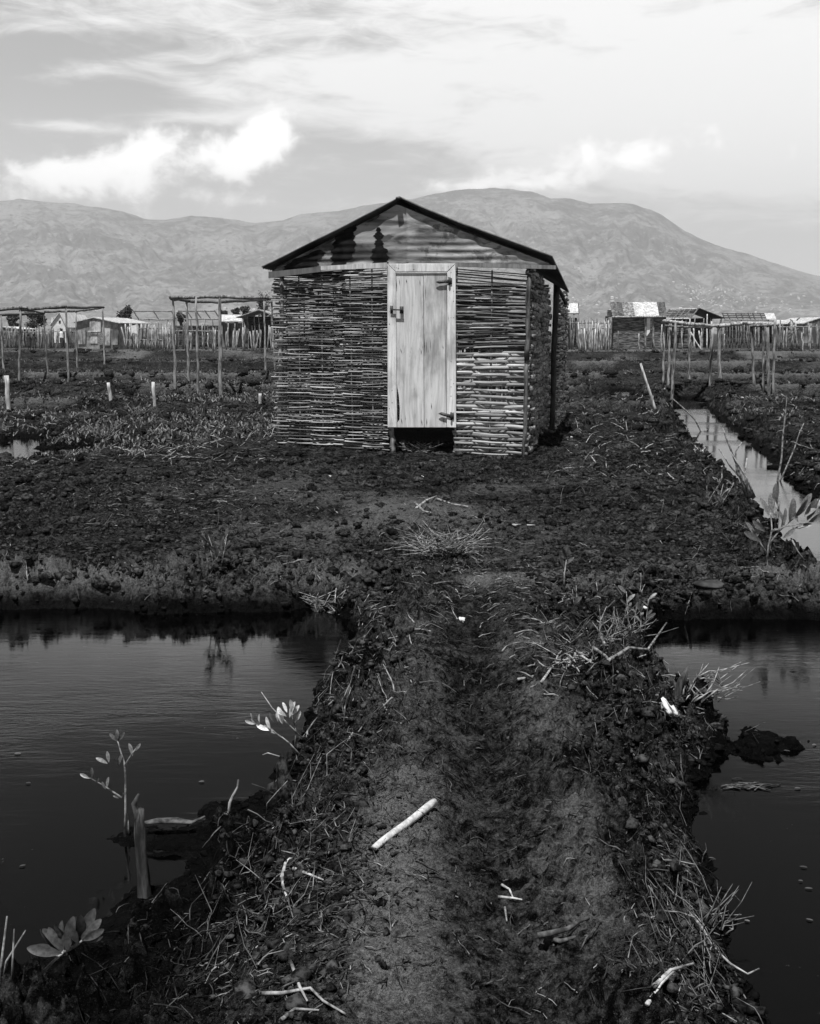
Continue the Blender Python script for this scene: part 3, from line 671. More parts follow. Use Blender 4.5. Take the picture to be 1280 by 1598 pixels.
# roof: corrugated sheets, ribs running down the slope; seen mostly from its front edge
def slope(pxs_, lab, dropback, flare):
    m_ = MB(); F0 = [FP(x, y, .13) for x, y in pxs_]; ns = 240; vs = []; cum = [0]
    for a, b_ in zip(F0, F0[1:]): cum.append(cum[-1]+(b_-a).length)
    nd = 14; N = []
    for j in range(nd+1):
        f = j/nd; L_ = cum[-1]*f; k = max(i for i in range(len(cum)) if cum[i] <= L_+1e-9); k = min(k, len(F0)-2)
        N.append((F0[k].lerp(F0[k+1], (L_-cum[k])/(cum[k+1]-cum[k])), f))
    for i in range(ns+1):
        dd = (DEP+.12)*i/ns
        for p, f in N:
            q_ = p + dv*dd + Vector((0, 0, .012*math.sin(dd*2*math.pi/.09) - dropback*dd*(f**2)-.015*dd)) + du*(flare*dd*f*f)
            vs.append(q_)
    m_.add(vs, [(i*(nd+1)+j, (i+1)*(nd+1)+j, (i+1)*(nd+1)+j+1, i*(nd+1)+j+1) for i in range(ns) for j in range(nd)])
    o = part('roof', m_, 'roof_tin', hut, label=lab); md = o.modifiers.new('t', 'SOLIDIFY'); md.thickness = .012; md.offset = -1; return o
LR = slope([(622, 308), (600, 320), (540, 351), (470, 386), (440, 401), (408, 416.5)], 'left slope of the tin roof', .0, -.0)
RR_ = slope([(622, 308), (650, 321), (720, 350), (800, 378), (862, 402)], 'right slope of the tin roof', .065, .012)
m_ = MB(); m_.tube([FP(622, 308.5, .19), FP(622, 309, .0), FP(622, 309, -2)+Vector((0, 0, -.02)), FP(622, 309, 0)+dv*(DEP+.1)+Vector((0, 0, -.06))], .022, 8, .6, (1.6, .7)); part('ridge_cap', m_, 'roof_tin', LR)
# rafter poles under the rake
for xs_ in (((430, 420), (620, 322)), ((624, 322), (856, 412))):
    m_ = MB(); m_.tube(rough_line(FP(*xs_[0], .03), FP(*xs_[1], .03), 6, .01, hr), .022, 7); part('rafter', m_, 'dark_pole', hut)

# woven yard wall running on behind the hut
yr = random.Random(33)
Y0 = Vector((BR.x, BR.y, .02))+du*.13+dv*.06; Y1 = Y0 + dv*3.4
yw = root('woven_yard_wall', Y0, 'dark woven stick yard wall running back behind the right side of the hut', 'wattle wall')
m1 = MB(); wattle(m1, Y0, Y1, lambda s: .0, lambda s: 2.14+.035*s+.02*math.sin(s*5), .040, .016, .019, .33, .034, yr, .4, 1.7, .05, (.8, 1.8), .012, 6, 0, .01); part('woven_panel', m1, 'rod_bark', yw)
stakes(yw, Y0, Y1, .66, -.1, lambda s: 2.2+.035*s, .02, 'dark_pole', yr)

# ------------------------------------------------------------------ pole frames
def pole(mb, a, b, r0, r1=None, r=rng, j=.02, n=7, tn=None):
    r1 = r0*.75 if r1 is None else r1
    mb.tube(rough_line(a, b, n, j, r), [(r0+(r1-r0)*i/(n-1))*r.uniform(.88, 1.12) for i in range(n)], 8, r.uniform(.7, 1.15) if tn is None else tn)
def depth_of(px, py): g = GR(px, py); return g
def frame_obj(name, label, posts, beams, cat='pole frame', mat='pole_bark', beammat='pole_bark', rad=.038, seed=1, braces=()):
    r = random.Random(seed); bases = [GR(p[2], p[3]) for p in posts]
    c = sum(bases, Vector())/len(bases); rt = root(name, c, label, cat); tops = []
    for (tx, ty, bx, by, *rest), g in zip(posts, bases):
        top = P(tx, ty, g.y); tops.append(top); m_ = MB(); k = rest[0] if rest else 1
        pts = rough_line(g-Vector((0, 0, .2)), top, 9, .014, r)
        m_.tube(pts, [rad*k*(1.1-.35*i/8)*r.uniform(.9, 1.12) for i in range(9)], 8, r.uniform(.75, 1.15)); part('post', m_, mat, rt)
    for (x0, y0, i0, x1, y1, i1, br, tn) in beams:
        a = P(x0, y0, bases[i0].y); b_ = P(x1, y1, bases[i1].y); m_ = MB(); pole(m_, a, b_, br, br*.75, r, .03, 10, tn); part('beam', m_, beammat, rt)
    return rt
frame_obj('pole_frame', 'long frame of bare poles at the left edge before the patched panel shack',
    [(1, 492, 7, 598), (32, 481, 28, 590), (68, 489, 75, 583), (103, 478, 106, 588), (118, 487, 121, 583), (160, 477, 164, 584)],
    [(-60, 486, 1, 32, 481, 1, .06, .6), (19, 479.5, 1, 43, 479.8, 1, .05, .9), (30, 484, 1, 104, 478, 3, .05, .5), (73, 480, 3, 162, 479.5, 5, .05, .45), (-40, 493, 0, 69, 489, 2, .05, .35), (69, 486.5, 2, 119, 485.5, 4, .045, .4), (118, 486, 4, 161, 480, 5, .045, .5), (32, 482, 1, 69, 489, 2, .04, .5)], seed=3)
frame_obj('pole_frame', 'tall frame of thick bare poles just left of the hut',
    [(270, 467, 274, 604), (291, 470, 295, 602, 1.15), (306, 464, 310, 609, .9), (343, 462, 344, 611, 1.3), (412, 468, 415, 582, 1.0), (424, 470, 430, 582, 1.1)],
    [(266, 464, 0, 345, 463, 3, .05, .8), (338, 463, 3, 500, 467, 3, .05, .75), (268, 466, 0, 306, 470, 1, .05, .6), (291, 470, 1, 345, 471.5, 3, .05, .65), (343, 471, 3, 425, 467, 5, .045, .7), (400, 466.5, 4, 470, 468, 5, .04, .5)], seed=4)
frame_obj('pole_frame', 'bare pole frame with wavy pale top rail at the head of the right ditch',
    [(1037, 514, 1035, 608, .8), (1047, 505, 1042, 610), (1055, 503, 1049, 616, 1.1), (1075, 509, 1077, 609, .85), (1113, 511, 1107, 610, .9), (1121, 499, 1124, 613, 1.3), (1173, 510, 1177, 610, 1.1), (1191, 511, 1192, 612, .8), (1198, 511, 1201, 615, 1.25), (1210, 497, 1207, 615, .9)],
    [(1036, 501, 0, 1078, 506, 2, .05, 1.5), (1076, 506, 2, 1122, 509, 5, .055, 1.5), (1119, 509, 5, 1162, 504, 5, .06, 1.6), (1160, 504, 5, 1214, 506, 9, .055, 1.5), (1036, 607, 0, 1077, 608, 3, .035, 1.5), (1085, 608, 3, 1108, 606.5, 4, .035, 1.6), (1172, 509, 6, 1212, 507, 9, .04, .8), (1038, 508, 1, 1112, 512, 4, .03, .6)], seed=5)

# ------------------------------------------------------------------ far village
SH = 92.0
vr = random.Random(77)
def quadP(mb, pts, Y, th, tn=1.0): mb.prism([P(x, y, Y) for x, y in pts], Vector((0, th, 0)), tn)
def far_ground(Y): return .25
def gable_shack(name, label, xl, xr, base, eL, ax, ay, eR, Y, dep, wall='board_wall', roof='tin_pale', tnw=1.0, tnr=1.0, xrl=None, panels=(), cat='shack', open_=False, over=.25, skew=0.0):
    g = P((xl+xr)/2, base, Y); rt = root(name, (g.x, Y+dep/2, g.z), label, cat)
    A = P(xl, base, Y); B = P(xr, base, Y); zl = P(xl, eL, Y).z; zr = P(xr, eR, Y).z; ap = P(ax, ay, Y); m_ = MB(); sk = Vector((skew, dep, 0))
    b0 = A.z-.5
    if not open_: m_.prism([(A.x, Y, b0), (B.x, Y, b0), (B.x, Y, zr), (ap.x, Y, ap.z-.05), (A.x, Y, zl)], sk, tnw); part('wall', m_, wall, rt, smooth=False)
    else:
        for q_ in range(7):
            x = A.x+(B.x-A.x)*q_/6; m2 = MB(); pole(m2, (x, Y, b0), (x+vr.uniform(-.1, .1), Y, min(zl, zr)+.1), .06, .05, vr, .04); part('post', m2, 'pole_bark', rt)
        m_.prism([(A.x, Y+dep*.5, b0), (B.x, Y+dep*.5, b0), (B.x, Y+dep*.5, zr), (A.x, Y+dep*.5, zl)], (0, .1, 0), tnw*.5); part('wall', m_, wall, rt, smooth=False)
    up = Vector((0, 0, .07)); oy = Vector((0, -over, 0)); bk = sk+Vector((0, 2*over, 0))
    sl_ = (ap.z-zl)/(ap.x-A.x); sr_ = (ap.z-zr)/(B.x-ap.x)
    m_ = MB(); a = Vector((A.x-over, Y-over, zl-sl_*over)); p = Vector((ap.x, Y-over, ap.z)); m_.prism([a, p, p+up, a+up], bk, tnr); part('roof', m_, roof, rt, smooth=False)
    m_ = MB(); a = Vector((B.x+over, Y-over, zr-sr_*over)); m_.prism([p+Vector((.003, 0, 0)), a, a+up, p+up+Vector((.003, 0, 0))], bk, tnr); part('roof', m_, roof, rt, smooth=False)
    for i, (nm, x0, y0, x1, y1, mt, tn) in enumerate(panels):
        m_ = MB(); quadP(m_, [(x0, y1), (x1, y1), (x1, y0), (x0, y0)], Y-.06-.03*i, .05, tn); part(nm, m_, mt, rt, smooth=False)
    return rt
def fence_obj(label, xl, xr, ty, by, Y, n, seed, jit=3.0, lean=2.0, mat='pole_bark', rad=.035, tl=.5, th=1.6, rails=1, name='stick_fence', group=None, dY=1.0):
    r = random.Random(seed); th *= .7; g = P((xl+xr)/2, by, Y); rt = root(name, g, label, 'fence', group); m_ = MB()
    for i in range(n):
        if r.random() < .22: continue
        x = xl+(xr-xl)*(i+r.uniform(-.8, .8))/max(1, n-1); yy = Y+r.uniform(-dY, dY)
        a = P(x, by+r.uniform(-1, 1), yy); b_ = P(x+r.gauss(0, lean), ty+r.uniform(-jit, jit), yy); a.z -= .3
        m_.tube(rough_line(a, b_, 4, .04, r), rad*r.uniform(.6, 1.3), 5, r.uniform(tl, th))
        if n < 25: part('stake', m_, mat, rt); m_ = MB()
    if m_.v: part('stakes', m_, mat, rt)
    for k in range(rails):
        m_ = MB(); y = ty+(by-ty)*(.15+.5*k); pole(m_, P(xl, y, Y-dY*.3), P(xr, y+r.uniform(-1, 1), Y), .045, .04, r, .06, 8, r.uniform(.6, 1.2)); part('rail', m_, mat, rt)
    return rt
# left side
gable_shack('tin_shack', 'gabled shack with a patched panel front and pale tin roof, behind the left pole frame', 120, 186, 541, 503, 146, 496, 504, SH, 6, 'tin_wall', 'tin_pale', 1.0, 1.1, skew=1.2,
    panels=(('door', 141, 519, 152, 536, 'tin_wall', 1.6), ('panel', 122, 515, 134, 537, 'board_wall', 1.2), ('panel', 162, 512, 172, 539, 'tin_wall', 1.5), ('panel', 140, 501, 157, 516, 'tin_wall', 1.45), ('panel', 174, 514, 184, 538, 'board_wall', 1.0), ('awning', 137, 516, 157, 518, 'tin_pale', 1.2), ('panel', 153, 519, 161, 538, 'dark_strip', 1)))
gable_shack('white_house', 'small white gabled house with a chimney far behind the stick fence on the left', 82, 103, 530, 505, 93.5, 488, 505, 150, 7, 'plaster', 'plaster', 1, 1.0, panels=(('window', 91.5, 500, 94.5, 504, 'iron', 1), ('chimney', 80, 495, 82.3, 505, 'plaster', 1)), cat='house')
gable_shack('white_house', 'second white gable peeping out right of the small white house', 105, 117, 530, 500, 110, 491, 500, 160, 7, 'plaster', 'plaster', 1, 1.0, cat='house')
gable_shack('low_shed', 'low dark shed with a pale tarp roof at the far left edge', -30, 36, 541, 515, 5, 510.5, 514, 105, 4, 'far_wattle', 'cloth_white', .8, .9, over=.1)
fence_obj('long fence of upright sticks running left from the patched panel shack', -10, 118, 514, 543, SH+4, 100, 1, 6, 1.3, tl=.2, th=1.6, rad=.06)
fence_obj('short fence of leaning pale sticks right of the patched panel shack', 196, 268, 508, 543, SH-2, 42, 2, 6, 2.5, 'thatch', .06, .8, 2.4, 2)
m_ = MB(); quadP(m_, [(205, 524), (207, 519), (214, 521), (213, 507), (205, 508)], SH-4, .05); single('hanging_cloth', m_, 'cloth_white', 'white cloth hung on the leaning stick fence beside the patched panel shack', 'cloth', smooth=False)
# roof skeletons
def skeleton(label, xl, xr, ry_, ey, by, Y, seed, n=4, sl=6, posts=6, slats=0, tn=1.0, white=None, wallpart=None):
    r = random.Random(seed); g = P((xl+xr)/2, by, Y); rt = root('unfinished_shack', g, label, 'shack')
    m_ = MB(); pole(m_, P(xl, ry_, Y+2), P(xr, ry_+r.uniform(-1, 1), Y+2), .07, .06, r, .05, 9, 1.2*tn); part('ridge_pole', m_, 'pole_bark', rt)
    m_ = MB(); pole(m_, P(xl+sl, ey, Y), P(xr+sl, ey+r.uniform(-.5, .5), Y), .07, .06, r, .05, 9, 1.4*tn); part('eave_pole', m_, 'pole_bark', rt)
    for k in range(n):
        x = xl+(xr-xl)*k/(n-1)+r.uniform(-1.5, 1.5); m_ = MB(); pole(m_, P(x, ry_, Y+2), P(x+sl, ey, Y), .065, .06, r, .02, 5, .35*tn); part('rafter', m_, 'pole_bark', rt)
    for k in range(slats):
        f = (k+1)/(slats+1); m_ = MB(); pole(m_, P(xl+sl*f, ry_+(ey-ry_)*f, Y+2-2*f-.08), P(xr+sl*f, ry_+(ey-ry_)*f, Y+2-2*f-.08), .045, .04, r, .03, 6, .3*tn); part('batten', m_, 'pole_bark', rt)
    for k in range(posts):
        x = xl+sl+(xr-xl)*k/(posts-1)+r.uniform(-1, 1); m_ = MB(); a = P(x+r.uniform(-1, 1), by, Y); a.z -= .3; pole(m_, a, P(x, ey, Y), .06, .05, r, .05, 6, r.uniform(.6, 1.5)*tn); part('post', m_, 'pole_bark', rt)
    if white: m_ = MB(); x0, x1 = white; m_.prism([P(x0, ry_, Y+1.9), P(x1, ry_, Y+1.9), P(x1+sl, ey, Y-.1), P(x0+sl, ey, Y-.1)], (0, 0, .05), 1.2); part('roof_sheet', m_, 'tin_pale', rt, smooth=False)
    if wallpart: x0, x1, y0, mt, t_ = wallpart; m_ = MB(); quadP(m_, [(x0, by+2), (x1, by+2), (x1, y0), (x0, y0)], Y+1, .1, t_); part('wall', m_, mt, rt, smooth=False)
    return rt
skeleton('bare roof frame of thin rafters rising above the leaning stick fence', 210, 268, 485.5, 498.5, 543, SH+14, 5, 3, 8, 5, 0, .8)
skeleton('bare roof frame of thin rafters seen between the thick poles left of the hut', 278, 334, 485, 498, 543, SH+12, 6, 5, 9, 6, 0, .8, None, (272, 342, 508, 'far_wattle', .45))
m_ = MB(); quadP(m_, [(222, 500), (226, 494), (262, 496), (266, 503)], SH+10, 2.0, 1.0)
skeleton('low shed under pale tin sheets behind the thick poles left of the hut', 344, 378, 492, 502, 541, SH+9, 8, 3, 1, 4, 0, 1, (344, 377), (347, 378, 504, 'board_wall', .7))
gable_shack('open_shack', 'gabled open-fronted shack with a pale roof edge close to the left wall of the hut', 380, 432, 543, 493, 405, 484, 493, SH+2, 5, 'far_wattle', 'tin_pale', .5, .8, open_=True, over=.5)
fence_obj('uneven row of leaning sticks in front of the open gabled shack left of the hut', 352, 436, 514, 543, SH-8, 22, 12, 7, 3, 'pale_pole', .05, .5, 1.1, 0)
fence_obj('thin dark stick fence under the bare roof frame left of the hut', 270, 345, 512, 543, SH-3, 34, 13, 6, 1.0, 'pole_bark', .04, .3, .9, 1)
# right side
skeleton('shed under pale tin with a slatted front, right behind the yard wall', 878, 903, 474, 489, 541, SH+8, 14, 3, 1, 4, 0, 1, (880, 902), (878, 902, 496, 'far_wattle', .6))
fence_obj('thin rail fence of dark sticks between the yard wall and the lone wattle shack', 878, 955, 497, 542, SH-4, 20, 15, 4, 1.2, 'pole_bark', .05, .5, 1.3, 1)
fence_obj('tangled fence of pale leaning sticks against the left side of the wattle shack', 906, 953, 506, 549, SH-12, 44, 16, 7, 2.5, 'thatch', .055, .8, 2.5, 1)
# wattle shack with tin roof sloping to the viewer
Yq = SH-4; g = P(998, 545, Yq); rt = root('wattle_shack', g, 'wattle shack with patched tin roof and a torn white curtain in its doorway', 'shack')
m_ = MB(); A = P(957, 546, Yq); B = P(1038, 546, Yq); zt_ = P(1000, 492, Yq).z; zk = P(1000, 474, Yq).z
dx0, dx1 = P(1007, 500, Yq).x, P(1020, 500, Yq).x
for x0, x1 in ((A.x, dx0), (dx1, B.x)): m_.box((x0, Yq, A.z-.6), (x1, Yq+.15, zt_), 1.0)
m_.box((dx0, Yq+.003, P(1000, 496, Yq).z), (dx1, Yq+.147, zt_), 1.0)
m_.box((A.x, Yq+.16, A.z-.6), (A.x+.15, Yq+4, zt_), .8); m_.box((B.x-.15, Yq+.16, A.z-.6), (B.x, Yq+4, zt_), .8); m_.box((A.x+.16, Yq+3.85, A.z-.6), (B.x-.16, Yq+4, zt_+.5), .8); part('wall', m_, 'far_wattle', rt, smooth=False)
for x0, x1, mt, tn in ((952, 962, 'tin_rusty', .9), (962.3, 970, 'tin_rusty', .55), (970.3, 987, 'tin_rusty', 1.5), (987.3, 1025, 'tin_pale', 1.15), (1025.3, 1037.5, 'tin_rusty', .6)):
    sh = 5; m_ = MB(); m_.prism([P(x0, 472, Yq+2.2), P(x1, 472, Yq+2.2), P(x1+sh-1, 493.5, Yq-.35), P(x0+sh-1, 493.5, Yq-.35)], (0, 0, .04), tn); part('roof_sheet', m_, mt, rt, smooth=False)
m_ = MB(); pole(m_, P(955, 494.6, Yq-.4), P(1041, 494, Yq-.4), .07, .06, vr, .03, 7, 1.4); part('eave_pole', m_, 'pole_bark', rt)
m_ = MB(); quadP(m_, [(1007, 524), (1010, 524), (1014.5, 518), (1015, 497), (1006, 497)], Yq-.05, .03); part('curtain', m_, 'cloth_white', rt, smooth=False)
for x0, x1 in ((1018, 1022), (1008, 1007.5), (954, 953)):
    m_ = MB(); pole(m_, P(x1, 548, Yq-.1), P(x0, 495, Yq-.1), .09, .08, vr, .04, 6, .9); part('post', m_, 'pole_bark', rt)
gable_shack('open_shack', 'dark open gable shack with battened roof right of the patched tin roof', 1042, 1122, 543, 498, 1091, 482, 495, SH+4, 5, 'far_wattle', 'tin_rusty', .9, .35, open_=True, over=.3)
skeleton('lean-to roof of pale poles on the left of the dark open gable shack', 1046, 1088, 483, 497, 543, SH+1, 18, 6, -12, 5, 4, 1.7, None, (1050, 1076, 502, 'far_wattle', .8))
for (a, b_, c, d_) in ((1078, 518, 1095, 544), (1082, 509, 1085, 541), (1104, 490, 1104, 544), (1111, 501, 1110, 543), (1091, 516, 1095, 543)):
    m_ = MB(); q0 = P(c, d_, SH-2); q0.z -= .2; pole(m_, q0, P(a, b_, SH-2), .065, .05, vr, .03, 6, 1.2)
    single('leaning_pole', m_, 'pale_pole', 'pale pole propped at the front of the dark open gable shack', 'pole', 'pale poles at the dark open gable shack')
skeleton('long unfinished roof of dark battens with one white sheet at its right end', 1127, 1196, 489, 499, 534, SH+16, 19, 8, 4, 9, 2, .7, (1193, 1208), (1132, 1205, 505, 'far_wattle', .35))
fence_obj('loose row of thin stakes under the long unfinished roof', 1126, 1212, 505, 541, SH+4, 40, 20, 5, 1, 'pole_bark', .045, .4, 1.5, 0)
skeleton('low pale-roofed shelter right of the long unfinished roof', 1212, 1238, 500, 507, 534, SH+18, 22, 3, 0, 4, 0, 1, (1212, 1238), None)
gable_shack('tin_shack', 'shack with pale tin roof cut off by the right edge of the picture', 1253, 1310, 527, 505, 1281, 496, 505, SH+10, 5, 'board_wall', 'tin_pale', .8, 1.1, over=.1, skew=-1)
fence_obj('sparse row of stakes in front of the far right tin shack', 1215, 1285, 505, 540, SH-4, 18, 23, 6, 1.5, 'pole_bark', .055, .7, 2.0, 1)
m_ = MB()
for k in range(30):
    x = vr.uniform(1232, 1244); y = vr.uniform(499, 528); p = P(x, y, SH+2); m_.tube([p, p+Vector((vr.uniform(-.3, .3), 0, vr.uniform(-.5, .3)))], .06, 4, vr.uniform(.4, 1.4))
rt = root('rubbish_heap', P(1238, 530, SH+2), 'ragged pale heap of sticks and rags left of the far right tin shack', 'heap'); part('sticks', m_, 'thatch', rt)
# lone stakes among the shacks
for k in range(46):
    side = k % 2; x = vr.uniform(195, 432) if side else vr.uniform(880, 1275); b_ = vr.uniform(536, 546); m_ = MB(); Yk = vr.uniform(70, 95)
    q0 = P(x+vr.uniform(-2, 2), b_, Yk); q0.z = min(q0.z, .5)-.3; pole(m_, q0, P(x, vr.uniform(503, 522), Yk), .05, .04, vr, .05, 5, vr.uniform(.6, 1.8))
    single('stake', m_, 'pole_bark', 'rough stake standing loose between the far shacks', 'stake', 'rough stakes standing among the far shacks')

# trees beyond the shacks
def tree(label, px, top, bot, wpx, Y, seed, airy=1.0, n=1400):
    r = random.Random(seed); b_ = P(px, bot, Y); t_ = P(px, top, Y); h = t_.z-b_.z; wd = wpx/F*Y/2
    base = Vector((b_.x, Y, .2)); rt = root('tree', base, label, 'tree'); m_ = MB()
    cr_ = b_.lerp(t_, .5); m_.tube(rough_line(base, t_-Vector((0, 0, h*.3)), 7, .1, r), [.2, .17, .15, .12, .1, .07, .04], 7)
    lobes = [(cr_+Vector((r.uniform(-.6, .6)*wd, r.uniform(-.6, .6)*wd, r.uniform(-.4, .42)*h)), r.uniform(.28, .5)) for _ in range(13)]
    for c, s_ in lobes: m_.tube(rough_line(base.lerp(t_, .45), c, 4, .1, r), [.07, .05, .03, .015], 5)
    part('trunk', m_, 'bark', rt); m_ = MB()
    for i in range(n):
        c, s_ = r.choice(lobes); v_ = Vector((r.gauss(0, 1), r.gauss(0, 1), r.gauss(0, 1))).normalized()*r.random()**.5
        p = c+Vector((v_.x*wd*s_*1.2, v_.y*wd*s_, v_.z*h*s_*.6)); q_ = .16*airy*r.uniform(.6, 1.3); a = Vector((r.uniform(-1, 1), r.uniform(-1, 1), r.uniform(-.6, .6))).normalized(); e = a.orthogonal().normalized()
        m_.add([p-a*q_, p+e*q_*.5, p+a*q_, p-e*q_*.5], [(0, 1, 2, 3)], r.uniform(.5, 1.6))
    part('crown', m_, 'foliage', rt, smooth=False); return rt
tree('dark round tree right of the patched panel shack', 198, 480, 505, 26, 120, 1)
tree('wide dark tree behind the stick fence left of the small white house', 53, 487, 510, 32, 140, 2)
tree('small dark tree at the far left behind the tarp-roofed shed', 19, 494, 510, 20, 140, 3)
tree('tall airy tree showing beside the left wall of the hut', 411, 455, 496, 24, 130, 4, .8, 900)
tree('low bushy tree behind the pale tin shed left of the hut', 368, 482, 498, 16, 140, 5)
tree('low dark tree just left of the tall airy tree', 384, 479, 496, 18, 140, 6)
tree('small tree seen through the bare roof frame left of the hut', 283, 488, 502, 18, 135, 7)
tree('little tree behind the rafters between the thick poles', 348, 484, 500, 14, 138, 8)

# ------------------------------------------------------------------ people
def person(label, px, top, by, Y, seed, top_mat, bot_mat, arm=0.0, lean=0.0):
    r = random.Random(seed); g = P(px, by, Y); tp = P(px, top, Y); h = tp.z-g.z; s = h/1.7; g.z = tp.z-h
    rt_loc = Vector((g.x, Y, g.z))
    J = {'pel': (0, 0, .92), 'sp': (0, 0, 1.12), 'ch': (0, 0, 1.34), 'nk': (0, 0, 1.47), 'hd': (0, .0, 1.57), 'ht': (0, 0, 1.66),
         'hl': (-.09, 0, .88), 'kl': (-.1, -.03, .49), 'al': (-.11, .03, .08), 'tl': (-.12, -.12, .03), 'hr': (.09, 0, .88), 'kr': (.11, -.08, .49), 'ar': (.12, .0, .08), 'tr': (.13, -.15, .03),
         'sl': (-.18, 0, 1.38), 'el': (-.25, .02, 1.1), 'wl': (-.24+arm*.1, -.1-arm*.15, .87+arm*.2), 'fl': (-.23+arm*.1, -.13-arm*.2, .78+arm*.22), 'sr': (.18, 0, 1.38), 'er': (.26, .02, 1.1), 'wr': (.27, -.1, .87), 'fr': (.26, -.13, .78)}
    RD = {'pel': .14, 'sp': .12, 'ch': .145, 'nk': .055, 'hd': .095, 'ht': .075, 'hl': .085, 'kl': .055, 'al': .038, 'tl': .035, 'hr': .085, 'kr': .055, 'ar': .038, 'tr': .035, 'sl': .06, 'el': .042, 'wl': .03, 'fl': .03, 'sr': .06, 'er': .042, 'wr': .03, 'fr': .03}
    E = [('pel', 'sp'), ('sp', 'ch'), ('ch', 'nk'), ('nk', 'hd'), ('hd', 'ht'), ('pel', 'hl'), ('hl', 'kl'), ('kl', 'al'), ('al', 'tl'), ('pel', 'hr'), ('hr', 'kr'), ('kr', 'ar'), ('ar', 'tr'), ('ch', 'sl'), ('sl', 'el'), ('el', 'wl'), ('wl', 'fl'), ('ch', 'sr'), ('sr', 'er'), ('er', 'wr'), ('wr', 'fr')]
    ks = list(J); me = bpy.data.meshes.new('person'); me.from_pydata([Vector(J[k])*s for k in ks], [(ks.index(a), ks.index(b_)) for a, b_ in E], [])
    o = bpy.data.objects.new('person', me); C.objects.link(o); o.location = rt_loc; me.materials.append(M['skin'])
    o.modifiers.new('skin', 'SKIN'); 
    for i, k in enumerate(ks):
        sv = me.skin_vertices[0].data[i]; sv.radius = (RD[k]*s, RD[k]*s*.85); sv.use_root = (k == 'pel')
    md = o.modifiers.new('sub', 'SUBSURF'); md.levels = 2; md.render_levels = 2
    ORG[o.name] = rt_loc; tag(o, label, 'person')
    o.rotation_euler = (0, 0, lean)
    W = lambda v_: rt_loc + Vector(v_)*s
    def rings(lst, mat, nm, tn=1.0):
        m_ = MB(); n = 14; vs = []
        for z, rx, ry2 in lst: vs += [W((rx*math.cos(2*math.pi*k/n), ry2*math.sin(2*math.pi*k/n), z)) for k in range(n)]
        m_.add(vs, [(i*n+k, i*n+(k+1) % n, (i+1)*n+(k+1) % n, (i+1)*n+k) for i in range(len(lst)-1) for k in range(n)], tn)
        part(nm, m_, mat, o)
    rings([(.86, .19, .14), (1.0, .175, .135), (1.2, .18, .14), (1.36, .2, .135), (1.43, .14, .1), (1.46, .07, .07)], top_mat, 'shirt')
    rings([(.45, .21, .17), (.6, .2, .16), (.8, .19, .15), (.95, .165, .13)], bot_mat, 'skirt')
    m_ = MB(); vs = [W((0, .01, 1.72))]; n = 12
    for z, rr_ in ((1.70, .05), (1.66, .088), (1.6, .104), (1.56, .1)): vs += [W((rr_*math.cos(2*math.pi*k/n), .018+rr_*math.sin(2*math.pi*k/n), z)) for k in range(n)]
    fs = [(0, 1+k, 1+(k+1) % n) for k in range(n)]+[(1+i*n+k, 1+i*n+(k+1) % n, 1+(i+1)*n+(k+1) % n, 1+(i+1)*n+k) for i in range(3) for k in range(n)]
    m_.add(vs, fs); part('hair', m_, 'hair', o)
    return o
person('person in dark clothes, left one of the two standing together by the far stick fence', 46, 521, 546, 80, 1, 'cloth_dark', 'cloth_dark', .3)
person('person in dark clothes, right one of the two standing together, something pale at the hip', 54, 521, 546, 79, 2, 'cloth_dark', 'cloth_dark', 1)
person('person in a light patterned top standing by the fence below the small white house', 97, 513, 541, 86, 3, 'cloth_white', 'cloth_dark', 1)

# ------------------------------------------------------------------ loose poles, stumps and sticks
def stick(name, label, a, b, r0, mat, cat='stick', group=None, n=6, j=.006, r1=None, seed=0, tn=1.0, sides=9):
    r = random.Random(seed or hash(label) % 999 if False else seed+len(label)); m_ = MB()
    a, b = Vector(a), Vector(b); r1 = r0*.7 if r1 is None else r1
    m_.tube(rough_line(a, b, n, j, r), [(r0+(r1-r0)*i/(n-1))*r.uniform(.9, 1.1) for i in range(n)], sides, tn)
    return single(name, m_, mat, label, cat, group)
for tx, ty, bx, by, lab, rr in ((10, 586, 13, 632, 'short white stake at the left edge of the picture', .045), (169, 597, 174, 634, 'short pale stake leaning left, below the patched panel shack', .036),
        (239, 596, 242, 637, 'slim white stake standing left of the thick pole frame', .034), (406, 614, 406, 636, 'stubby pale stake close to the left wall of the hut', .035)):
    g = GR(bx, by); t_ = P(tx, ty, g.y); stick('short_stake', lab, g-Vector((0, 0, .1)), t_, rr, 'pale_pole', 'stake', seed=bx, r1=rr*.95)
g = GR(1026, 641); stick('leaning_pole', 'white pole leaning left on the bank between the hut and the ditch', g-Vector((0, 0, .05)), P(1000, 567, g.y), .032, 'pale_pole', 'pole', seed=3)
g = GR(850, 676); g2 = GR(893, 686); stick('fallen_stick', 'long pale stick lying at the foot of the dark side wall', g+Vector((0, 0, .05)), g2+Vector((0, 0, .03)), .022, 'pole_bark', seed=5, tn=1.3)
# the peeled stick on the path
a = GR(584, 1336, .012); b = GR(678, 1268, .02); m_ = MB()
m_.tube([a.lerp(b, k/8)+Vector((0, 0, .014+.0012*math.sin(k*1.1))) for k in range(9)], [.0095, .0105, .0108, .0112, .0116, .012, .0122, .0126, .0124], 14, rough=.05)
pk = single('peeled_stick', m_, 'peeled_stick', 'smooth pale peeled stick lying across the middle of the path', 'stick')
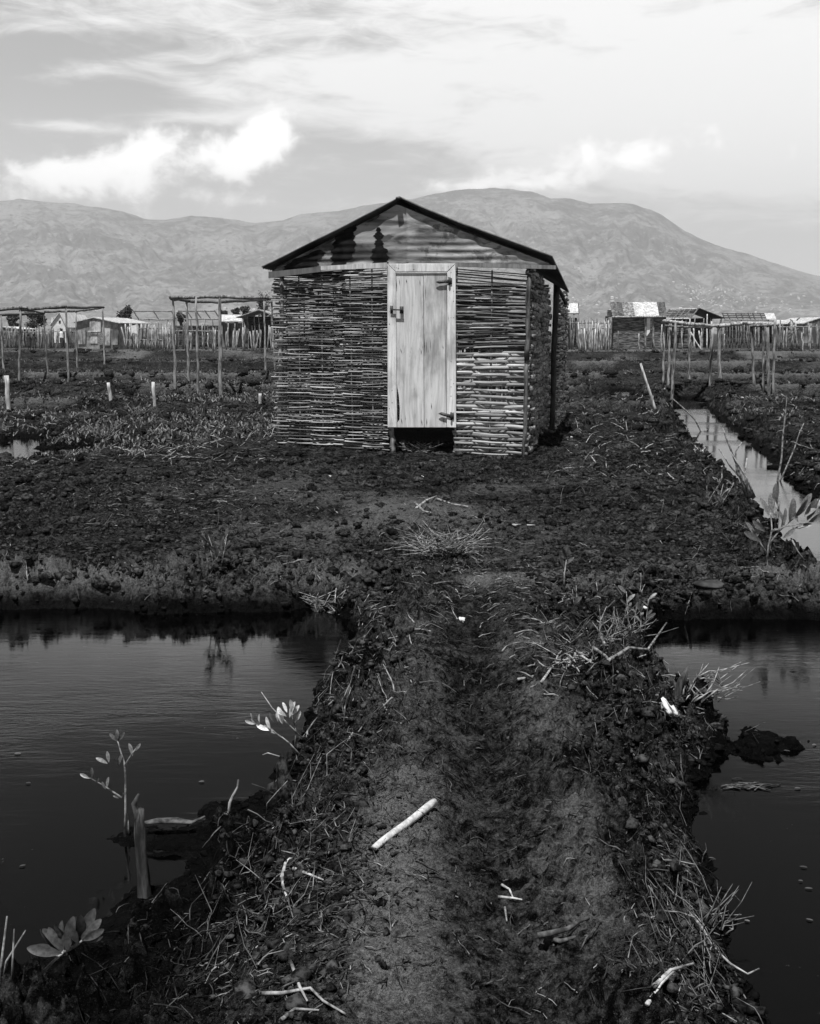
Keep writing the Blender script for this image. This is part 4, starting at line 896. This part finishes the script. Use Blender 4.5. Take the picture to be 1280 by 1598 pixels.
# weathered stump post in the left pool
def W_(px, py, Y): return P(px, py, Y)
g = G(222, 1415, WL-.02); Ys = g.y
m_ = MB(); pts = [P(x, y, Ys) for x, y in ((228, 1440), (226, 1400), (224, 1370), (219, 1330), (218, 1300), (219, 1280), (221, 1262))]
m_.tube(pts, [.022, .020, .018, .016, .015, .013, .008], 14, .5, rough=.32); 
m2 = MB(); m2.tube([P(220, 1300, Ys), P(214, 1270, Ys), P(208, 1255, Ys+.01), P(216, 1240, Ys)], [.013, .012, .009, .004], 8, .4, rough=.3)
rt = root('weathered_post', (g.x, g.y, WL-.05), 'rotten split post standing at the edge of the left pool', 'post'); part('shaft', m_, 'driftwood', rt); part('splintered_top', m2, 'driftwood', rt)
Yl = G(270, 1310, WL).y
m_ = MB(); m_.tube([P(225, 1284, Yl), P(245, 1281, Yl), P(275, 1281, Yl), (P(300, 1284, Yl)), P(320, 1274, Yl)], [.010, .016, .017, .011, .004], 12, .6, (1, .5), rough=.22); single('driftwood_plank', m_, 'driftwood', 'piece of grey driftwood resting on mud beside the rotten split post', 'driftwood')
gq = GR(352, 1268); stick('pointed_stick', 'pointed stick poking up from the mud left of the path', gq-Vector((0, 0, .02)), P(372, 1217, gq.y), .008, 'twig', r1=.003, seed=9)
# broken stump on the bank of the right pool
g = GR(1052, 1105); m_ = MB(); pts = [P(1050, 1112, g.y), P(1056, 1085, g.y), P(1064, 1062, g.y), P(1074, 1040, g.y)]; m_.tube(pts, [.022, .02, .017, .004], 12, .45, rough=.5); m_.tube([P(1058, 1078, g.y), P(1050, 1060, g.y+.02)], [.014, .004], 7, .5)
single('broken_stump', m_, 'driftwood', 'broken upright stump on the bank of the right pool above the white scrap', 'stump')
def lump(name, label, px, py, rx, ry2, rz, mat, seed, cat, z=None, j=.25, sub=3, rot=0):
    import bmesh
    bm = bmesh.new(); bmesh.ops.create_icosphere(bm, subdivisions=sub, radius=1); c = GR(px, py) if z is None else G(px, py, z)
    m_ = MB(); vs = [v_.co.copy() for v_ in bm.verts]; arr = np.array([tuple(v_) for v_ in vs])
    n1 = fbm(arr[:, 0]+arr[:, 2]*.7+seed, arr[:, 1]-arr[:, 2]*.6, 1.3, 4, seed, .6)
    cr_, sr2 = math.cos(rot), math.sin(rot); ov = []
    for v_, k in zip(vs, n1):
        q_ = v_*(1+j*k*1.6); x_, y_ = q_.x*rx, q_.y*ry2; ov.append((c.x+x_*cr_-y_*sr2, c.y+x_*sr2+y_*cr_, c.z+q_.z*rz))
    m_.add(ov, [tuple(v_.index for v_ in f.verts) for f in bm.faces]); bm.free()
    return single(name, m_, mat, label, cat)
lump('rock', 'dark rounded rock at the waterline in the corner of the right pool', 1052, 990, .10, .08, .075, 'rock', 3, 'rock')
lump('rock', 'flat dark stone on the bank above the right pool', 1108, 912, .10, .08, .022, 'rock', 5, 'rock')
lump('root_notch_lump', 'dark lump for roots and the shaded notch in the left pool bank', 440, 1250, .05, .05, .10, 'clod', 14, 'stump', j=.75)  # dark shape added for a shadowed bank notch and its root mass
# white scrap
g = GR(1046, 1110); m_ = MB(); n = 7; vs = []
for i in range(n):
    for k in range(n):
        u, v_ = i/(n-1), k/(n-1); x = 1032+24*u+5*v_-5*v_*v_; y = 1112-20*v_*(1-.45*u)+8*u-3*(1-u); p = P(x, y-2, g.y-.09+.02*v_); p.y += .014*math.sin(u*9+v_*6); p.z += .006*math.sin(u*11+v_*5); vs.append(p)
m_.add(vs, [(i*n+k, (i+1)*n+k, (i+1)*n+k+1, i*n+k+1) for i in range(n-1) for k in range(n-1)]); o = single('paper_scrap', m_, 'paper', 'crumpled white scrap on the bank of the right pool', 'scrap'); md = o.modifiers.new('t', 'SOLIDIFY'); md.thickness = .002
for px, py, s_, lab in ((663, 743, .05, 'small white scrap on the mud in front of the door'), (516, 744, .05, 'white scrap on the mud in front of the left wall of the hut'), (148, 713, .07, 'round white scrap by the small pond on the left'),
                        (128, 790, .05, 'pale folded scrap on the mud at the left'), (246, 773, .04, 'little pale scrap among the twigs left of the plain ground'), (1155, 611, .10, 'white lump on the field beside the pole frame on the right'), (676, 873, .03, 'tiny white scrap in the twig heap'),
                        (718, 541+423, .035, 'small white flake in the middle of the path head'), (388, 550, .16, 'white lump on the dike left of the hut'), (130, 550, .2, 'pale lump on the dike below the small white house'), (1000, 972, .035, 'white scrap in the weeds at the corner of the right pool')):
    lump('white_scrap', lab, px, py, s_, s_*.7, s_*.35, 'paper', int(px), 'scrap', j=.5, sub=2)

# ------------------------------------------------------------------ plants
def leaf(mb, base, dirv, L_, W2, up, tn=1.0, curl=.25):
    dirv = Vector(dirv).normalized(); side = dirv.cross(Vector(up)).normalized()
    if side.length < .1: side = Vector((1, 0, 0))
    nn = side.cross(dirv).normalized(); rows = [(0, .08), (.2, .6), (.45, 1), (.7, .95), (.88, .72), (1, .18)]; vs = []
    for f, wd in rows:
        c = base + dirv*(L_*f) - nn*(curl*L_*f*f*.5); vs += [c - side*(W2*wd) + nn*(W2*wd*.35), c, c + side*(W2*wd) + nn*(W2*wd*.35)]
    mb.add(vs, [(i*3+k, i*3+k+1, (i+1)*3+k+1, (i+1)*3+k) for i in range(len(rows)-1) for k in range(2)], tn)
def seedling(name, label, stems, leaves, Y, srad, lmat, smat='twig', Ll=.075, seed=0, tn=1.0, cat='plant', loc=None):
    """stems: list of pixel polylines at distance Y; leaves: (px, py, angle in degrees, scale)"""
    r = random.Random(seed); m_ = MB()
    for i, st in enumerate(stems):
        dy = 0 if i == 0 else r.uniform(-.03, .03); pts = [P(x, y, Y+dy*k/max(1, len(st)-1)) for k, (x, y) in enumerate(st)]
        k = .8 if i else 1; m_.tube(pts, [srad*k*(1-.6*q_/(len(pts)-1)) for q_ in range(len(pts))], 7, r.uniform(.7, 1.1))
    b_ = P(*stems[0][0], Y); rt = root(name, b_, label, cat); part('stem', m_, smat, rt); 
    m_ = MB()
    for x, y, an, sc in leaves:
        p = P(x, y, Y+r.uniform(-.02, .02)); a = R(an); d = Vector((math.cos(a), r.uniform(-.45, .2), math.sin(a))); leaf(m_, p, d, Ll*sc, Ll*sc*.165, Vector((r.uniform(-1.1, 1.1), -1, r.uniform(-.3, .9))), r.uniform(.5, 1.35)*tn)
    if leaves:
        o = part('leaves', m_, lmat, rt); md = o.modifiers.new('s', 'SUBSURF'); md.levels = 1; md.render_levels = 1
    return rt
Yp = G(196, 1310, WL).y
seedling('mangrove_seedling', 'young mangrove with sparse upright leaves growing at the rotten split post', [[(195, 1312), (196, 1260), (196, 1215), (194, 1190), (188, 1172), (183, 1155)], [(190, 1245), (175, 1235), (160, 1225), (140, 1214)], [(195, 1195), (205, 1178), (212, 1168)], [(201, 1300), (199, 1270)]],
    [(183, 1157, 130, .5), (183, 1156, 85, .55), (184, 1157, 55, .55), (186, 1193, 75, .55), (187, 1195, 110, .45), (170, 1190, 100, .5), (168, 1192, 150, .6), (207, 1180, 105, .6), (211, 1172, 55, .45), (140, 1215, 155, .5), (142, 1216, 80, .55), (150, 1222, 60, .3), (167, 1230, 85, .5), (165, 1232, 110, .4), (186, 1246, 150, .3), (188, 1246, 60, .3)], Yp, .0045, 'leaf_dark', Ll=.075, seed=2, tn=1.7)
Yp = G(20, 1600, WL).y
seedling('mangrove_seedling', 'broad-leaved mangrove sprig with a fan of big dark leaves in the bottom left corner', [[(-10, 1600), (20, 1565), (50, 1535), (84, 1500), (100, 1485)], [(100, 1485), (120, 1475), (128, 1468)]],
    [(97, 1487, 135, .95), (97, 1488, 160, 1.0), (100, 1485, 95, .95), (98, 1487, 118, .85), (118, 1474, 130, .9), (120, 1472, 62, 1.1), (124, 1470, 80, .9), (122, 1472, 105, .75), (128, 1468, 30, .75), (126, 1470, 48, .85), (110, 1480, 145, 1.0), (130, 1470, 15, .6), (98, 1490, 172, .7), (104, 1486, 80, 1.05), (112, 1478, 52, .9), (100, 1492, 148, .9), (122, 1474, 92, 1.0)], Yp, .007, 'leaf_dark', Ll=.085, seed=3, tn=.65)
seedling('bare_shoot', 'bare pale shoots rising from the bottom left corner', [[(-4, 1598), (0, 1520), (11, 1430)], [(18, 1560), (20, 1500), (22, 1450)], [(0, 1560), (10, 1500), (40, 1452)], [(10, 1600), (2, 1560), (-6, 1520)]], [], Yp+.05, .005, 'leaf_dark', seed=4, tn=1)
g = GR(465, 1180); Yp = g.y
seedling('mangrove_seedling', 'sprig with bright leaves on the bank of the left pool', [[(470, 1180), (452, 1160), (440, 1150)], [(452, 1160), (425, 1140), (395, 1128)], [(470, 1150), (445, 1125), (425, 1105), (408, 1080)], [(460, 1165), (462, 1140), (455, 1115)], [(440, 1182), (418, 1175), (410, 1178)]],
    [(398, 1130, 165, .5), (400, 1129, 120, .55), (405, 1128, 95, .4), (408, 1132, 140, .6), (420, 1140, 160, .65), (422, 1138, 110, .6), (432, 1145, 150, .7), (430, 1128, 115, .6), (434, 1126, 95, .5), (441, 1130, 100, .85), (448, 1112, 110, .5), (452, 1120, 75, .8), (455, 1116, 55, .65), (458, 1112, 100, .65), (460, 1128, 60, .6), (447, 1118, 135, .5)], Yp, .004, 'leaf_pale', Ll=.085, seed=5, tn=1.5)
Yp = GR(1195, 880).y
seedling('mangrove_seedling', 'bushy mangrove seedling with upright leaves on the bank between ditch and right pool', [[(1195, 885), (1200, 850), (1205, 825), (1203, 800)], [(1200, 850), (1215, 830), (1235, 812), (1250, 800)], [(1205, 830), (1225, 822), (1262, 815)], [(1198, 865), (1185, 845), (1180, 838)], [(1210, 822), (1212, 795), (1210, 780)], [(1235, 840), (1245, 860), (1262, 882)]],
    [(1203, 800, 90, .9), (1200, 805, 115, .9), (1207, 798, 70, .9), (1212, 785, 100, .9), (1212, 810, 130, .8), (1218, 826, 70, 1), (1225, 822, 110, .9), (1232, 814, 85, 1.1), (1240, 808, 60, 1), (1250, 800, 75, 1), (1255, 808, 50, 1.2), (1262, 815, 30, 1.0), (1260, 812, 80, 1.1), (1268, 800, 70, .9), (1180, 840, 120, .9), (1182, 838, 90, .8), (1188, 845, 150, .9), (1222, 840, 40, .7), (1240, 825, 20, .8), (1195, 830, 140, .8), (1246, 815, 120, .8)], Yp, .008, 'leaf_dark', Ll=.15, seed=6, tn=2.0)
Yp = GR(1215, 772).y+.2
seedling('bare_shoot', 'forked bare shoot standing in the ditch on the right', [[(1213, 800), (1212, 760), (1220, 715), (1222, 680), (1226, 645), (1228, 620), (1219, 615)], [(1212, 762), (1225, 735), (1240, 700), (1248, 675), (1255, 660)]], [], Yp, .014, 'leaf_pale', seed=7)
Yp = GR(1165, 778).y
seedling('bare_shoot', 'bundle of leaning dead canes at the left edge of the ditch', [[(1176, 778), (1160, 750), (1148, 720), (1136, 690), (1128, 668)], [(1166, 775), (1155, 745), (1140, 728), (1122, 700)], [(1172, 770), (1150, 735), (1148, 705), (1158, 690)], [(1170, 776), (1162, 740), (1166, 715)], [(1178, 776), (1166, 748), (1152, 724), (1140, 705)]], [], Yp, .017, 'leaf_pale', seed=8)
Yp = GR(1108, 700).y
seedling('bare_shoot', 'long arched bare branch hanging over the head of the ditch', [[(1112, 700), (1098, 680), (1085, 655), (1068, 638), (1050, 622)], [(1095, 675), (1105, 670)]], [], Yp+1.2, .022, 'leaf_pale', seed=9)
def weed(label, px, py, hpx, wpx, n, seed, lmat='leaf_dark', tn=1.5, name='weed', Ll=.5, stems=None):
    g = GR(px, py); r = random.Random(seed); st = []; lv = []
    for i in range(n):
        bx = px+r.uniform(-.25, .25)*wpx; tx = px+r.uniform(-1, 1)*wpx/2; ty = py-hpx*r.uniform(.6, 1); mx = (bx+tx)/2+r.uniform(-2, 2)
        st.append([(bx, py), (mx, (py+ty)/2), (tx, ty)])
        for k in range(5):
            f = r.uniform(.35, 1); lv.append((bx+(tx-bx)*f, py+(ty-py)*f, 90+r.uniform(-60, 60), r.uniform(.6, 1.1)))
    s_ = hpx/F*g.y
    return seedling(name, label, st, lv, g.y, s_*.018, lmat, 'twig', s_*Ll*.55, seed, tn)
weed('feathery little weed on the bank above the left pool', 338, 890, 62, 50, 6, 1, tn=.9)
weed('slender dark seedling with few leaves at the head of the path', 874, 925, 98, 26, 1, 2, tn=.9, Ll=.38)
weed('leafy weed at the corner of the right pool', 992, 1000, 78, 50, 4, 3, tn=1.6, Ll=.4)
weed('small weed right of the slender seedling', 905, 960, 55, 30, 2, 4, tn=1.3)
weed('low leafy weed on the bank by the ditch', 1112, 795, 44, 70, 8, 5, tn=1.2)
weed('pale-leaved weed on the left bank of the ditch', 1092, 712, 16, 26, 5, 6, 'leaf_pale', 1.3)
weed('leafy tuft close to the small pond', 160, 690, 34, 60, 9, 7, tn=2.2)
weed('leafy tuft at the right end of the small pond', 215, 655, 26, 40, 6, 8, tn=1.8)
weed('small tuft on the bank of the left pool near the path', 1045-550, 975, 50, 30, 3, 9, tn=1.2)

# dead bush on the right bank, branch piles
def bush(name, label, px, py, w_, h_, n, seed, mat='twig', rad=.003, tn=1.0, flat=False, cat='dead branches'):
    r = random.Random(seed); g = GR(px, py); m_ = MB(); k = g.y/F
    for i in range(n):
        a = g + Vector((r.uniform(-.25, .25)*w_*k, r.uniform(-.15, .15)*w_*k, 0.0)); an = r.uniform(0, 6.28) if flat else r.uniform(-.4, 1.9)
        L_ = w_*k*r.uniform(.25, .6); up = h_*k*r.uniform(.1, 1)
        b_ = a + Vector((L_*math.cos(an), L_*math.sin(an)*(1 if flat else .3), up)); c = a.lerp(b_, .5)+Vector((r.uniform(-.2, .2)*L_, r.uniform(-.2, .2)*L_, r.uniform(0, .15)*L_))
        a.z = max(a.z, Hs(a.x, a.y)); rr = rad*r.uniform(.6, 1.5)
        m_.tube([a, a.lerp(c, .5)+Vector((0, 0, r.uniform(0, .1)*L_)), c, b_], [rr, rr*.9, rr*.75, rr*.35], 6, r.uniform(.5, 1.3)*tn)
        if r.random() < .5:
            e = c+Vector((r.uniform(-1, 1), r.uniform(-.5, .5), r.uniform(0, 1)))*L_*.35; m_.tube([c, c.lerp(e, .5), e], [rr*.7, rr*.5, rr*.2], 5, r.uniform(.5, 1.3)*tn)
    return single(name, m_, mat, label, cat)
bush('dead_bush', 'dead bush of thin grey twigs leaning out over the right pool', 1112, 1450, 110, 90, 24, 1, rad=.0017, tn=.6)
bush('branch_heap', 'flat heap of dry branches in the middle of the yard', 690, 866, 135, 44, 110, 2, rad=.0042, flat=True, tn=.75)
bush('branch_heap', 'tangle of dry branches at the bank where the path meets the left pool', 520, 955, 110, 36, 34, 3, rad=.0034, flat=True, tn=.8)
bush('branch_heap', 'tangle of dry twigs on the bank of the right pool around the broken stump', 1090, 1115, 130, 60, 34, 4, rad=.0026, tn=.8)
bush('branch_heap', 'heap of curved pale roots right of the path head', 890, 1040, 120, 30, 22, 5, rad=.0042, flat=True, tn=1.1)
bush('branch_heap', 'scatter of dry branches under the door of the hut', 650, 705, 60, 18, 40, 6, rad=.0055, flat=True, tn=.8)
bush('branch_heap', 'tangle of dry stems on the bank right of the path head', 965, 1000, 120, 60, 44, 7, rad=.0028, tn=.75)
def polyline(name, label, segs, rad, off=.008, tn=.9, mat='twig', lift=None):
    m_ = MB(); r = random.Random(len(label))
    for sg in segs:
        pts = [GR(x, y, off) for x, y in sg]; n = len(pts)
        zz = [p.z for p in pts]; mz = max(zz)
        for i, p in enumerate(pts): p.z = p.z*.4+mz*.6
        m_.tube(pts, [rad*(1.1-.6*i/max(1, n-1)) for i in range(n)], 7, r.uniform(.8, 1.2)*tn)
    return single(name, m_, mat, label, 'stick')
polyline('forked_stick', 'long forked stick at the bottom edge left of the path', [[(410, 1572), (440, 1566), (485, 1558), (505, 1570), (540, 1588)], [(455, 1523), (468, 1545), (480, 1575)], [(440, 1597), (460, 1585), (498, 1583)]], .0045, tn=.8)
polyline('forked_stick', 'small broken stick shaped like a wedge in the middle of the path', [[(777, 1405), (800, 1408), (815, 1408)], [(783, 1385), (795, 1398), (802, 1408)]], .004, tn=1.3)
polyline('fallen_stick', 'short upright chip on the path below the wedge-shaped stick', [[(788, 1424), (791, 1442)]], .0035, tn=1)
polyline('curved_root', 'pale curved root on the mud left of the path', [[(440, 1380), (446, 1360), (452, 1348), (462, 1346)], [(458, 1365), (480, 1378), (505, 1384)], [(441, 1378), (442, 1395), (450, 1410)]], .005, tn=1.3)
polyline('fallen_stick', 'long thin stick sloping down the right bank into the pool', [[(1075, 1440), (1095, 1462), (1120, 1490), (1140, 1520), (1165, 1552), (1182, 1556)]], .004, tn=1.3)
polyline('forked_stick', 'forked sticks crossing at the bottom of the right bank', [[(1010, 1570), (1030, 1545), (1055, 1532)], [(1020, 1545), (1045, 1548), (1080, 1545)], [(1065, 1558), (1090, 1572), (1115, 1582)]], .005, tn=1.3)
polyline('bent_branch', 'bent pale branch lying in the yard before the twig heap', [[(648, 790), (662, 797), (676, 803)], [(650, 797), (665, 785), (682, 778)], [(682, 780), (705, 788), (735, 792)]], .012, tn=1.0)
polyline('curved_root', 'arching pale root on the bank right of the path', [[(808, 1065), (830, 1052), (855, 1042), (880, 1040)], [(845, 1070), (860, 1052), (880, 1041)]], .006, tn=1.0)
polyline('curved_root', 'short upright pale root in the tangle right of the path head', [[(935, 993), (948, 1015), (958, 1030)]], .006, tn=1.0)
polyline('fallen_branch', 'long grey branch reaching over the corner of the right pool', [[(940, 1050), (980, 1046), (1010, 1038), (1038, 1031)], [(925, 1030), (945, 1045), (965, 1052)]], .008, off=.03, tn=.8)
polyline('fallen_stick', 'thin stick lying straight across the yard left of the path head', [[(176, 873), (205, 880), (232, 882)]], .006, tn=1.2)
polyline('fallen_stick', 'pale straight stick in the yard right of the twig heap', [[(800, 821), (835, 820)]], .010, tn=1.0)
polyline('bark_piece', 'long strip of bark on the right side of the path near the bottom', [[(840, 1490), (860, 1478), (885, 1468), (905, 1452), (920, 1436)], [(850, 1474), (875, 1474), (898, 1466)]], .008, tn=.3)
# floating leaves and weed
r = random.Random(8)
for k, (px, py) in enumerate(((1220, 1171), (1244, 1159), (1268, 1163), (1240, 1230), (1248, 1352), (1246, 1374), (1256, 1386), (1162, 1436), (1258, 1434), (310, 1220), (22, 1176), (40, 1222), (30, 1352), (1170, 1180))):
    g = G(px, py, WL+.004); m_ = MB(); a = r.uniform(-.5, .5); leaf(m_, g, (math.cos(a), math.sin(a), 0.02), r.uniform(.014, .026)*(g.y/3.2), .0045*(g.y/3.2), (0, 0, 1), r.uniform(.12, .4), .05)
    single('floating_leaf', m_, 'leaf_pale', 'small pale leaf floating on the dark pool', 'leaf', 'leaves floating on the pools')
m_ = MB()
for k in range(22):
    g = G(r.gauss(1165, 20), r.gauss(1226, 4), WL+.004); a = r.uniform(0, 3.1); d = Vector((math.cos(a), math.sin(a)*.5, 0))*r.uniform(.02, .06); m_.tube([g-d, g+Vector((0, 0, .003)), g+d], .002, 5, r.uniform(.1, .5))
single('floating_weed', m_, 'twig', 'dark raft of weed floating on the right pool', 'weed')

# ------------------------------------------------------------------ litter and clods (nobody could count them)
r = np.random.RandomState(12)
def scatter(specs):
    out_ = []
    for cx, cy, sx_, sy_, n in specs:
        n = int(n); px = r.normal(cx, sx_, n); py = r.normal(cy, sy_, n)
        for a, b_ in zip(px, py):
            if b_ > 548: g = G(a, b_, -.03); out_.append((g.x, g.y))
    return np.array(out_)
def unif(x0, x1, y0, y1, n):
    px = r.uniform(x0, x1, n); py = r.uniform(y0, y1, n); return np.array([[G(a, b_, -.03).x, G(a, b_, -.03).y] for a, b_ in zip(px, py)])
def put_twigs(name, pts, Lr, rad, mat, up=.1, tn=(.5, 1.4), minz=WL+.012, sway=.35, kmax=9):
    x, y = pts[:, 0], pts[:, 1]; n = len(x); an = r.uniform(0, math.pi, n); L_ = r.uniform(Lr[0], Lr[1], n)*np.clip(r.gamma(2.0, .5, n), .3, 1.45)
    dx, dy = np.cos(an)*L_/2, np.sin(an)*L_/2
    z0 = H(x-dx, y-dy); z1 = H(x+dx, y+dy); zm = H(x, y); m_ = MB()
    ok = (np.minimum(z0, z1) > minz) & (zm > minz)
    for i in np.nonzero(ok)[0]:
        rr = rad*r.uniform(.5, 1.5); tl = r.uniform(-1, 1)*up*L_[i]
        a = Vector((x[i]-dx[i], y[i]-dy[i], z0[i]+rr+max(0, tl))); b_ = Vector((x[i]+dx[i], y[i]+dy[i], z1[i]+rr+max(0, -tl))); c = a.lerp(b_, .5)+Vector((r.normal(0, sway)*L_[i]*.3, r.normal(0, sway)*L_[i]*.3, 0))
        c.z = max(c.z, zm[i]+rr)
        m_.tube([a, a.lerp(c, .55)+Vector((r.normal(0, .03)*L_[i], 0, .04*L_[i])), c, c.lerp(b_, .5)+Vector((0, r.normal(0, .05)*L_[i], .02*L_[i])), b_], [rr, rr, rr*.9, rr*.7, rr*.4], 5, r.uniform(*tn), cap=False)
    o = single(name, m_, mat, None, None, kind='stuff', loc=(0, 0, 0)); return o
near_specs = [(300, 790, 120, 22, 230), (330, 760, 100, 18, 160), (690, 860, 45, 22, 170), (600, 985, 70, 35, 120), (490, 945, 40, 25, 70), (900, 990, 70, 40, 190), (930, 1050, 60, 35, 100), (560, 1100, 50, 40, 110), (1060, 1100, 60, 30, 110), (700, 905, 120, 25, 110), (720, 930, 60, 20, 60)]
o = put_twigs('dry_twig_litter', np.concatenate([scatter(near_specs), unif(-100, 1380, 720, 960, 520)]), (.04, .13), .0028, 'twig', .12, (.10, .95)); o['label'] = 'dry twigs littering the yard and banks'
o = put_twigs('dry_twig_litter', np.concatenate([scatter([(480, 1380, 60, 70, 130), (430, 1430, 80, 70, 110), (500, 1200, 25, 60, 50), (1100, 1380, 40, 50, 60), (1030, 1540, 50, 45, 60), (1080, 1470, 40, 60, 50), (960, 1200, 60, 60, 50), (480, 1550, 60, 40, 45)]), unif(380, 1200, 1000, 1600, 150)]), (.02, .075), .0013, 'twig', .15, (.08, .85), WL+.004); o['label'] = 'dry twigs on the muddy causeway'
o = put_twigs('field_litter', np.concatenate([unif(-80, 440, 560, 730, 1500), unif(860, 1400, 560, 760, 900), scatter([(1190, 632, 50, 8, 160), (320, 600, 80, 14, 250), (180, 680, 90, 18, 200)])]), (.05, .2), .006, 'twig', .6, (.12, 1.2)); o['label'] = 'stalks and trash over the fields'
o = put_twigs('root_fibres', np.concatenate([scatter([(560, 1120, 60, 70, 900), (1010, 1170, 70, 80, 1000), (470, 1340, 70, 100, 1100), (1070, 1400, 50, 110, 900), (450, 930, 260, 22, 800), (1050, 930, 150, 25, 600), (330, 1450, 100, 70, 600), (900, 1000, 80, 40, 400), (1050, 820, 130, 60, 500), (300, 820, 200, 40, 600), (690, 852, 40, 20, 900), (500, 930, 35, 18, 400), (960, 960, 50, 25, 400), (740, 1150, 60, 130, 350)]), unif(400, 1200, 980, 1600, 500)]), (.015, .07), .0016, 'clod', .5, (.2, 2.2), WL-.01, .6); o['label'] = 'black root fibres and rotting stalks in the mud'
o = put_twigs('bank_stubble', np.concatenate([scatter([(560, 1100, 40, 50, 160), (520, 1010, 30, 40, 120), (940, 1010, 60, 35, 170), (1030, 1110, 60, 40, 140), (1080, 1330, 30, 70, 110), (470, 1280, 50, 50, 120), (440, 1420, 80, 60, 120), (1060, 1500, 50, 50, 100), (480, 930, 60, 20, 110), (240, 915, 160, 12, 130), (1110, 925, 110, 14, 110), (1160, 840, 50, 40, 110), (690, 850, 50, 22, 160), (330, 800, 120, 25, 150), (900, 760, 120, 40, 160)])]), (.03, .10), .0014, 'twig', 1.3, (.06, .8), WL, .6); o['label'] = 'short upright stubble and shoots along the banks'
# leafy ground growth on the left field
m_ = MB(); pts = np.concatenate([unif(-60, 440, 575, 690, 1900), unif(230, 440, 590, 640, 900), unif(-80, 1400, 548, 600, 3200), scatter([(160, 690, 60, 10, 150), (1190, 640, 60, 12, 140), (930, 640, 50, 15, 50)])]); zz = H(pts[:, 0], pts[:, 1]); vr2 = random.Random(9)
for (x, y), z in zip(pts, zz):
    if z < WL+.03: continue
    for k in range(4):
        a = vr2.uniform(0, 6.28); L_ = vr2.uniform(.03, .10); leaf(m_, Vector((x+vr2.gauss(0, .04), y+vr2.gauss(0, .04), z)), (math.cos(a)*.6, math.sin(a)*.6, vr2.uniform(.4, 1.5)), L_, L_*.16, (vr2.uniform(-1, 1), -1, .4), vr2.choice((.25, .4, .6, 1.0, 1.8)))
o = single('ground_cover', m_, 'leaf_dark', None, None, kind='stuff', loc=(0, 0, 0)); o['label'] = 'low leafy growth on the fields'
# clods of mud
pts = np.concatenate([scatter([(560, 1120, 60, 70, 900), (1000, 1150, 70, 70, 900), (480, 1330, 80, 90, 900), (1060, 1380, 50, 110, 900), (450, 930, 250, 25, 1100), (1050, 930, 150, 25, 700), (300, 840, 250, 50, 1200), (1050, 800, 130, 60, 900), (700, 860, 90, 30, 400)]), unif(400, 1200, 980, 1600, 2600), unif(-80, 1350, 730, 960, 1800), unif(-60, 1350, 600, 760, 2600), unif(-100, 1400, 549, 625, 2600)])
pts = np.concatenate([pts+r.normal(0, .06, pts.shape), pts+r.normal(0, .09, pts.shape), pts+r.normal(0, .1, pts.shape)]); x, y = pts[:, 0], pts[:, 1]; zz = H(x, y)
t_ = (1+5**.5)/2; ico = np.array([(-1, t_, 0), (1, t_, 0), (-1, -t_, 0), (1, -t_, 0), (0, -1, t_), (0, 1, t_), (0, -1, -t_), (0, 1, -t_), (t_, 0, -1), (t_, 0, 1), (-t_, 0, -1), (-t_, 0, 1)])/1.9
ift = np.array([(0, 11, 5), (0, 5, 1), (0, 1, 7), (0, 7, 10), (0, 10, 11), (1, 5, 9), (5, 11, 4), (11, 10, 2), (10, 7, 6), (7, 1, 8), (3, 9, 4), (3, 4, 2), (3, 2, 6), (3, 6, 8), (3, 8, 9), (4, 9, 5), (2, 4, 11), (6, 2, 10), (8, 6, 7), (9, 8, 1)])
xc = np.interp(y, cy_, cx_); pl_ = np.exp(-(((x+.3)/2.0)**2+((y-9.6)/2.2)**2))
ok = (zz > WL-.01) & ~((np.abs(x-xc) < .42) & (y < 6.9) & (r.uniform(0, 1, len(x)) < .8)) & (r.uniform(0, 1, len(x)) > .75*pl_); x, y, zz = x[ok], y[ok], zz[ok]; n = len(x)
dist = np.hypot(x, y); xc = np.interp(y, cy_, cx_); onp = (np.abs(x-xc) < .3) & (y < 6.5)
sz = np.clip(r.gamma(1.3, .0058, n), .002, .034)*np.clip(dist/5, .7, 7)*np.where(onp, .4, 1)
vv = ico[None]*sz[:, None, None]*np.stack([r.uniform(.7, 1.4, n), r.uniform(.7, 1.3, n), r.uniform(.4, .9, n)], 1)[:, None, :]*(1+r.uniform(-.45, .45, (n, 12, 1)))
vv = vv + np.stack([x, y, zz+sz*.15], 1)[:, None, :]
ff = ift[None]+(np.arange(n)*12)[:, None, None]
link('mud_clods', fastmesh('mud_clods', vv.reshape(-1, 3), ff.reshape(-1, 3), 'clod', np.repeat(r.uniform(.3, 1.7, n), 12), smooth=False), kind='stuff', label='loose clods of black mud')

# ------------------------------------------------------------------ haze: the air between here and the mountains
hb = MB(); hb.box((-6400, -150, -3.0), (6400, 6050, 700))
m = bpy.data.materials.new('haze_air'); m.use_nodes = True; t = NT(m.node_tree); t.n.clear()
oo = t.node('ShaderNodeOutputMaterial'); pv = t.node('ShaderNodeVolumePrincipled'); pv.inputs['Color'].default_value = (.93, .93, .93, 1); pv.inputs['Density'].default_value = 1.8e-4; pv.inputs['Anisotropy'].default_value = 0.1
t.l.new(pv.outputs[0], oo.inputs['Volume']); M['haze_air'] = m
o = bpy.data.objects.new('haze', hb.mesh('haze', 'haze_air', smooth=False)); C.objects.link(o); tag(o, kind='stuff', label='pale haze over the plain')
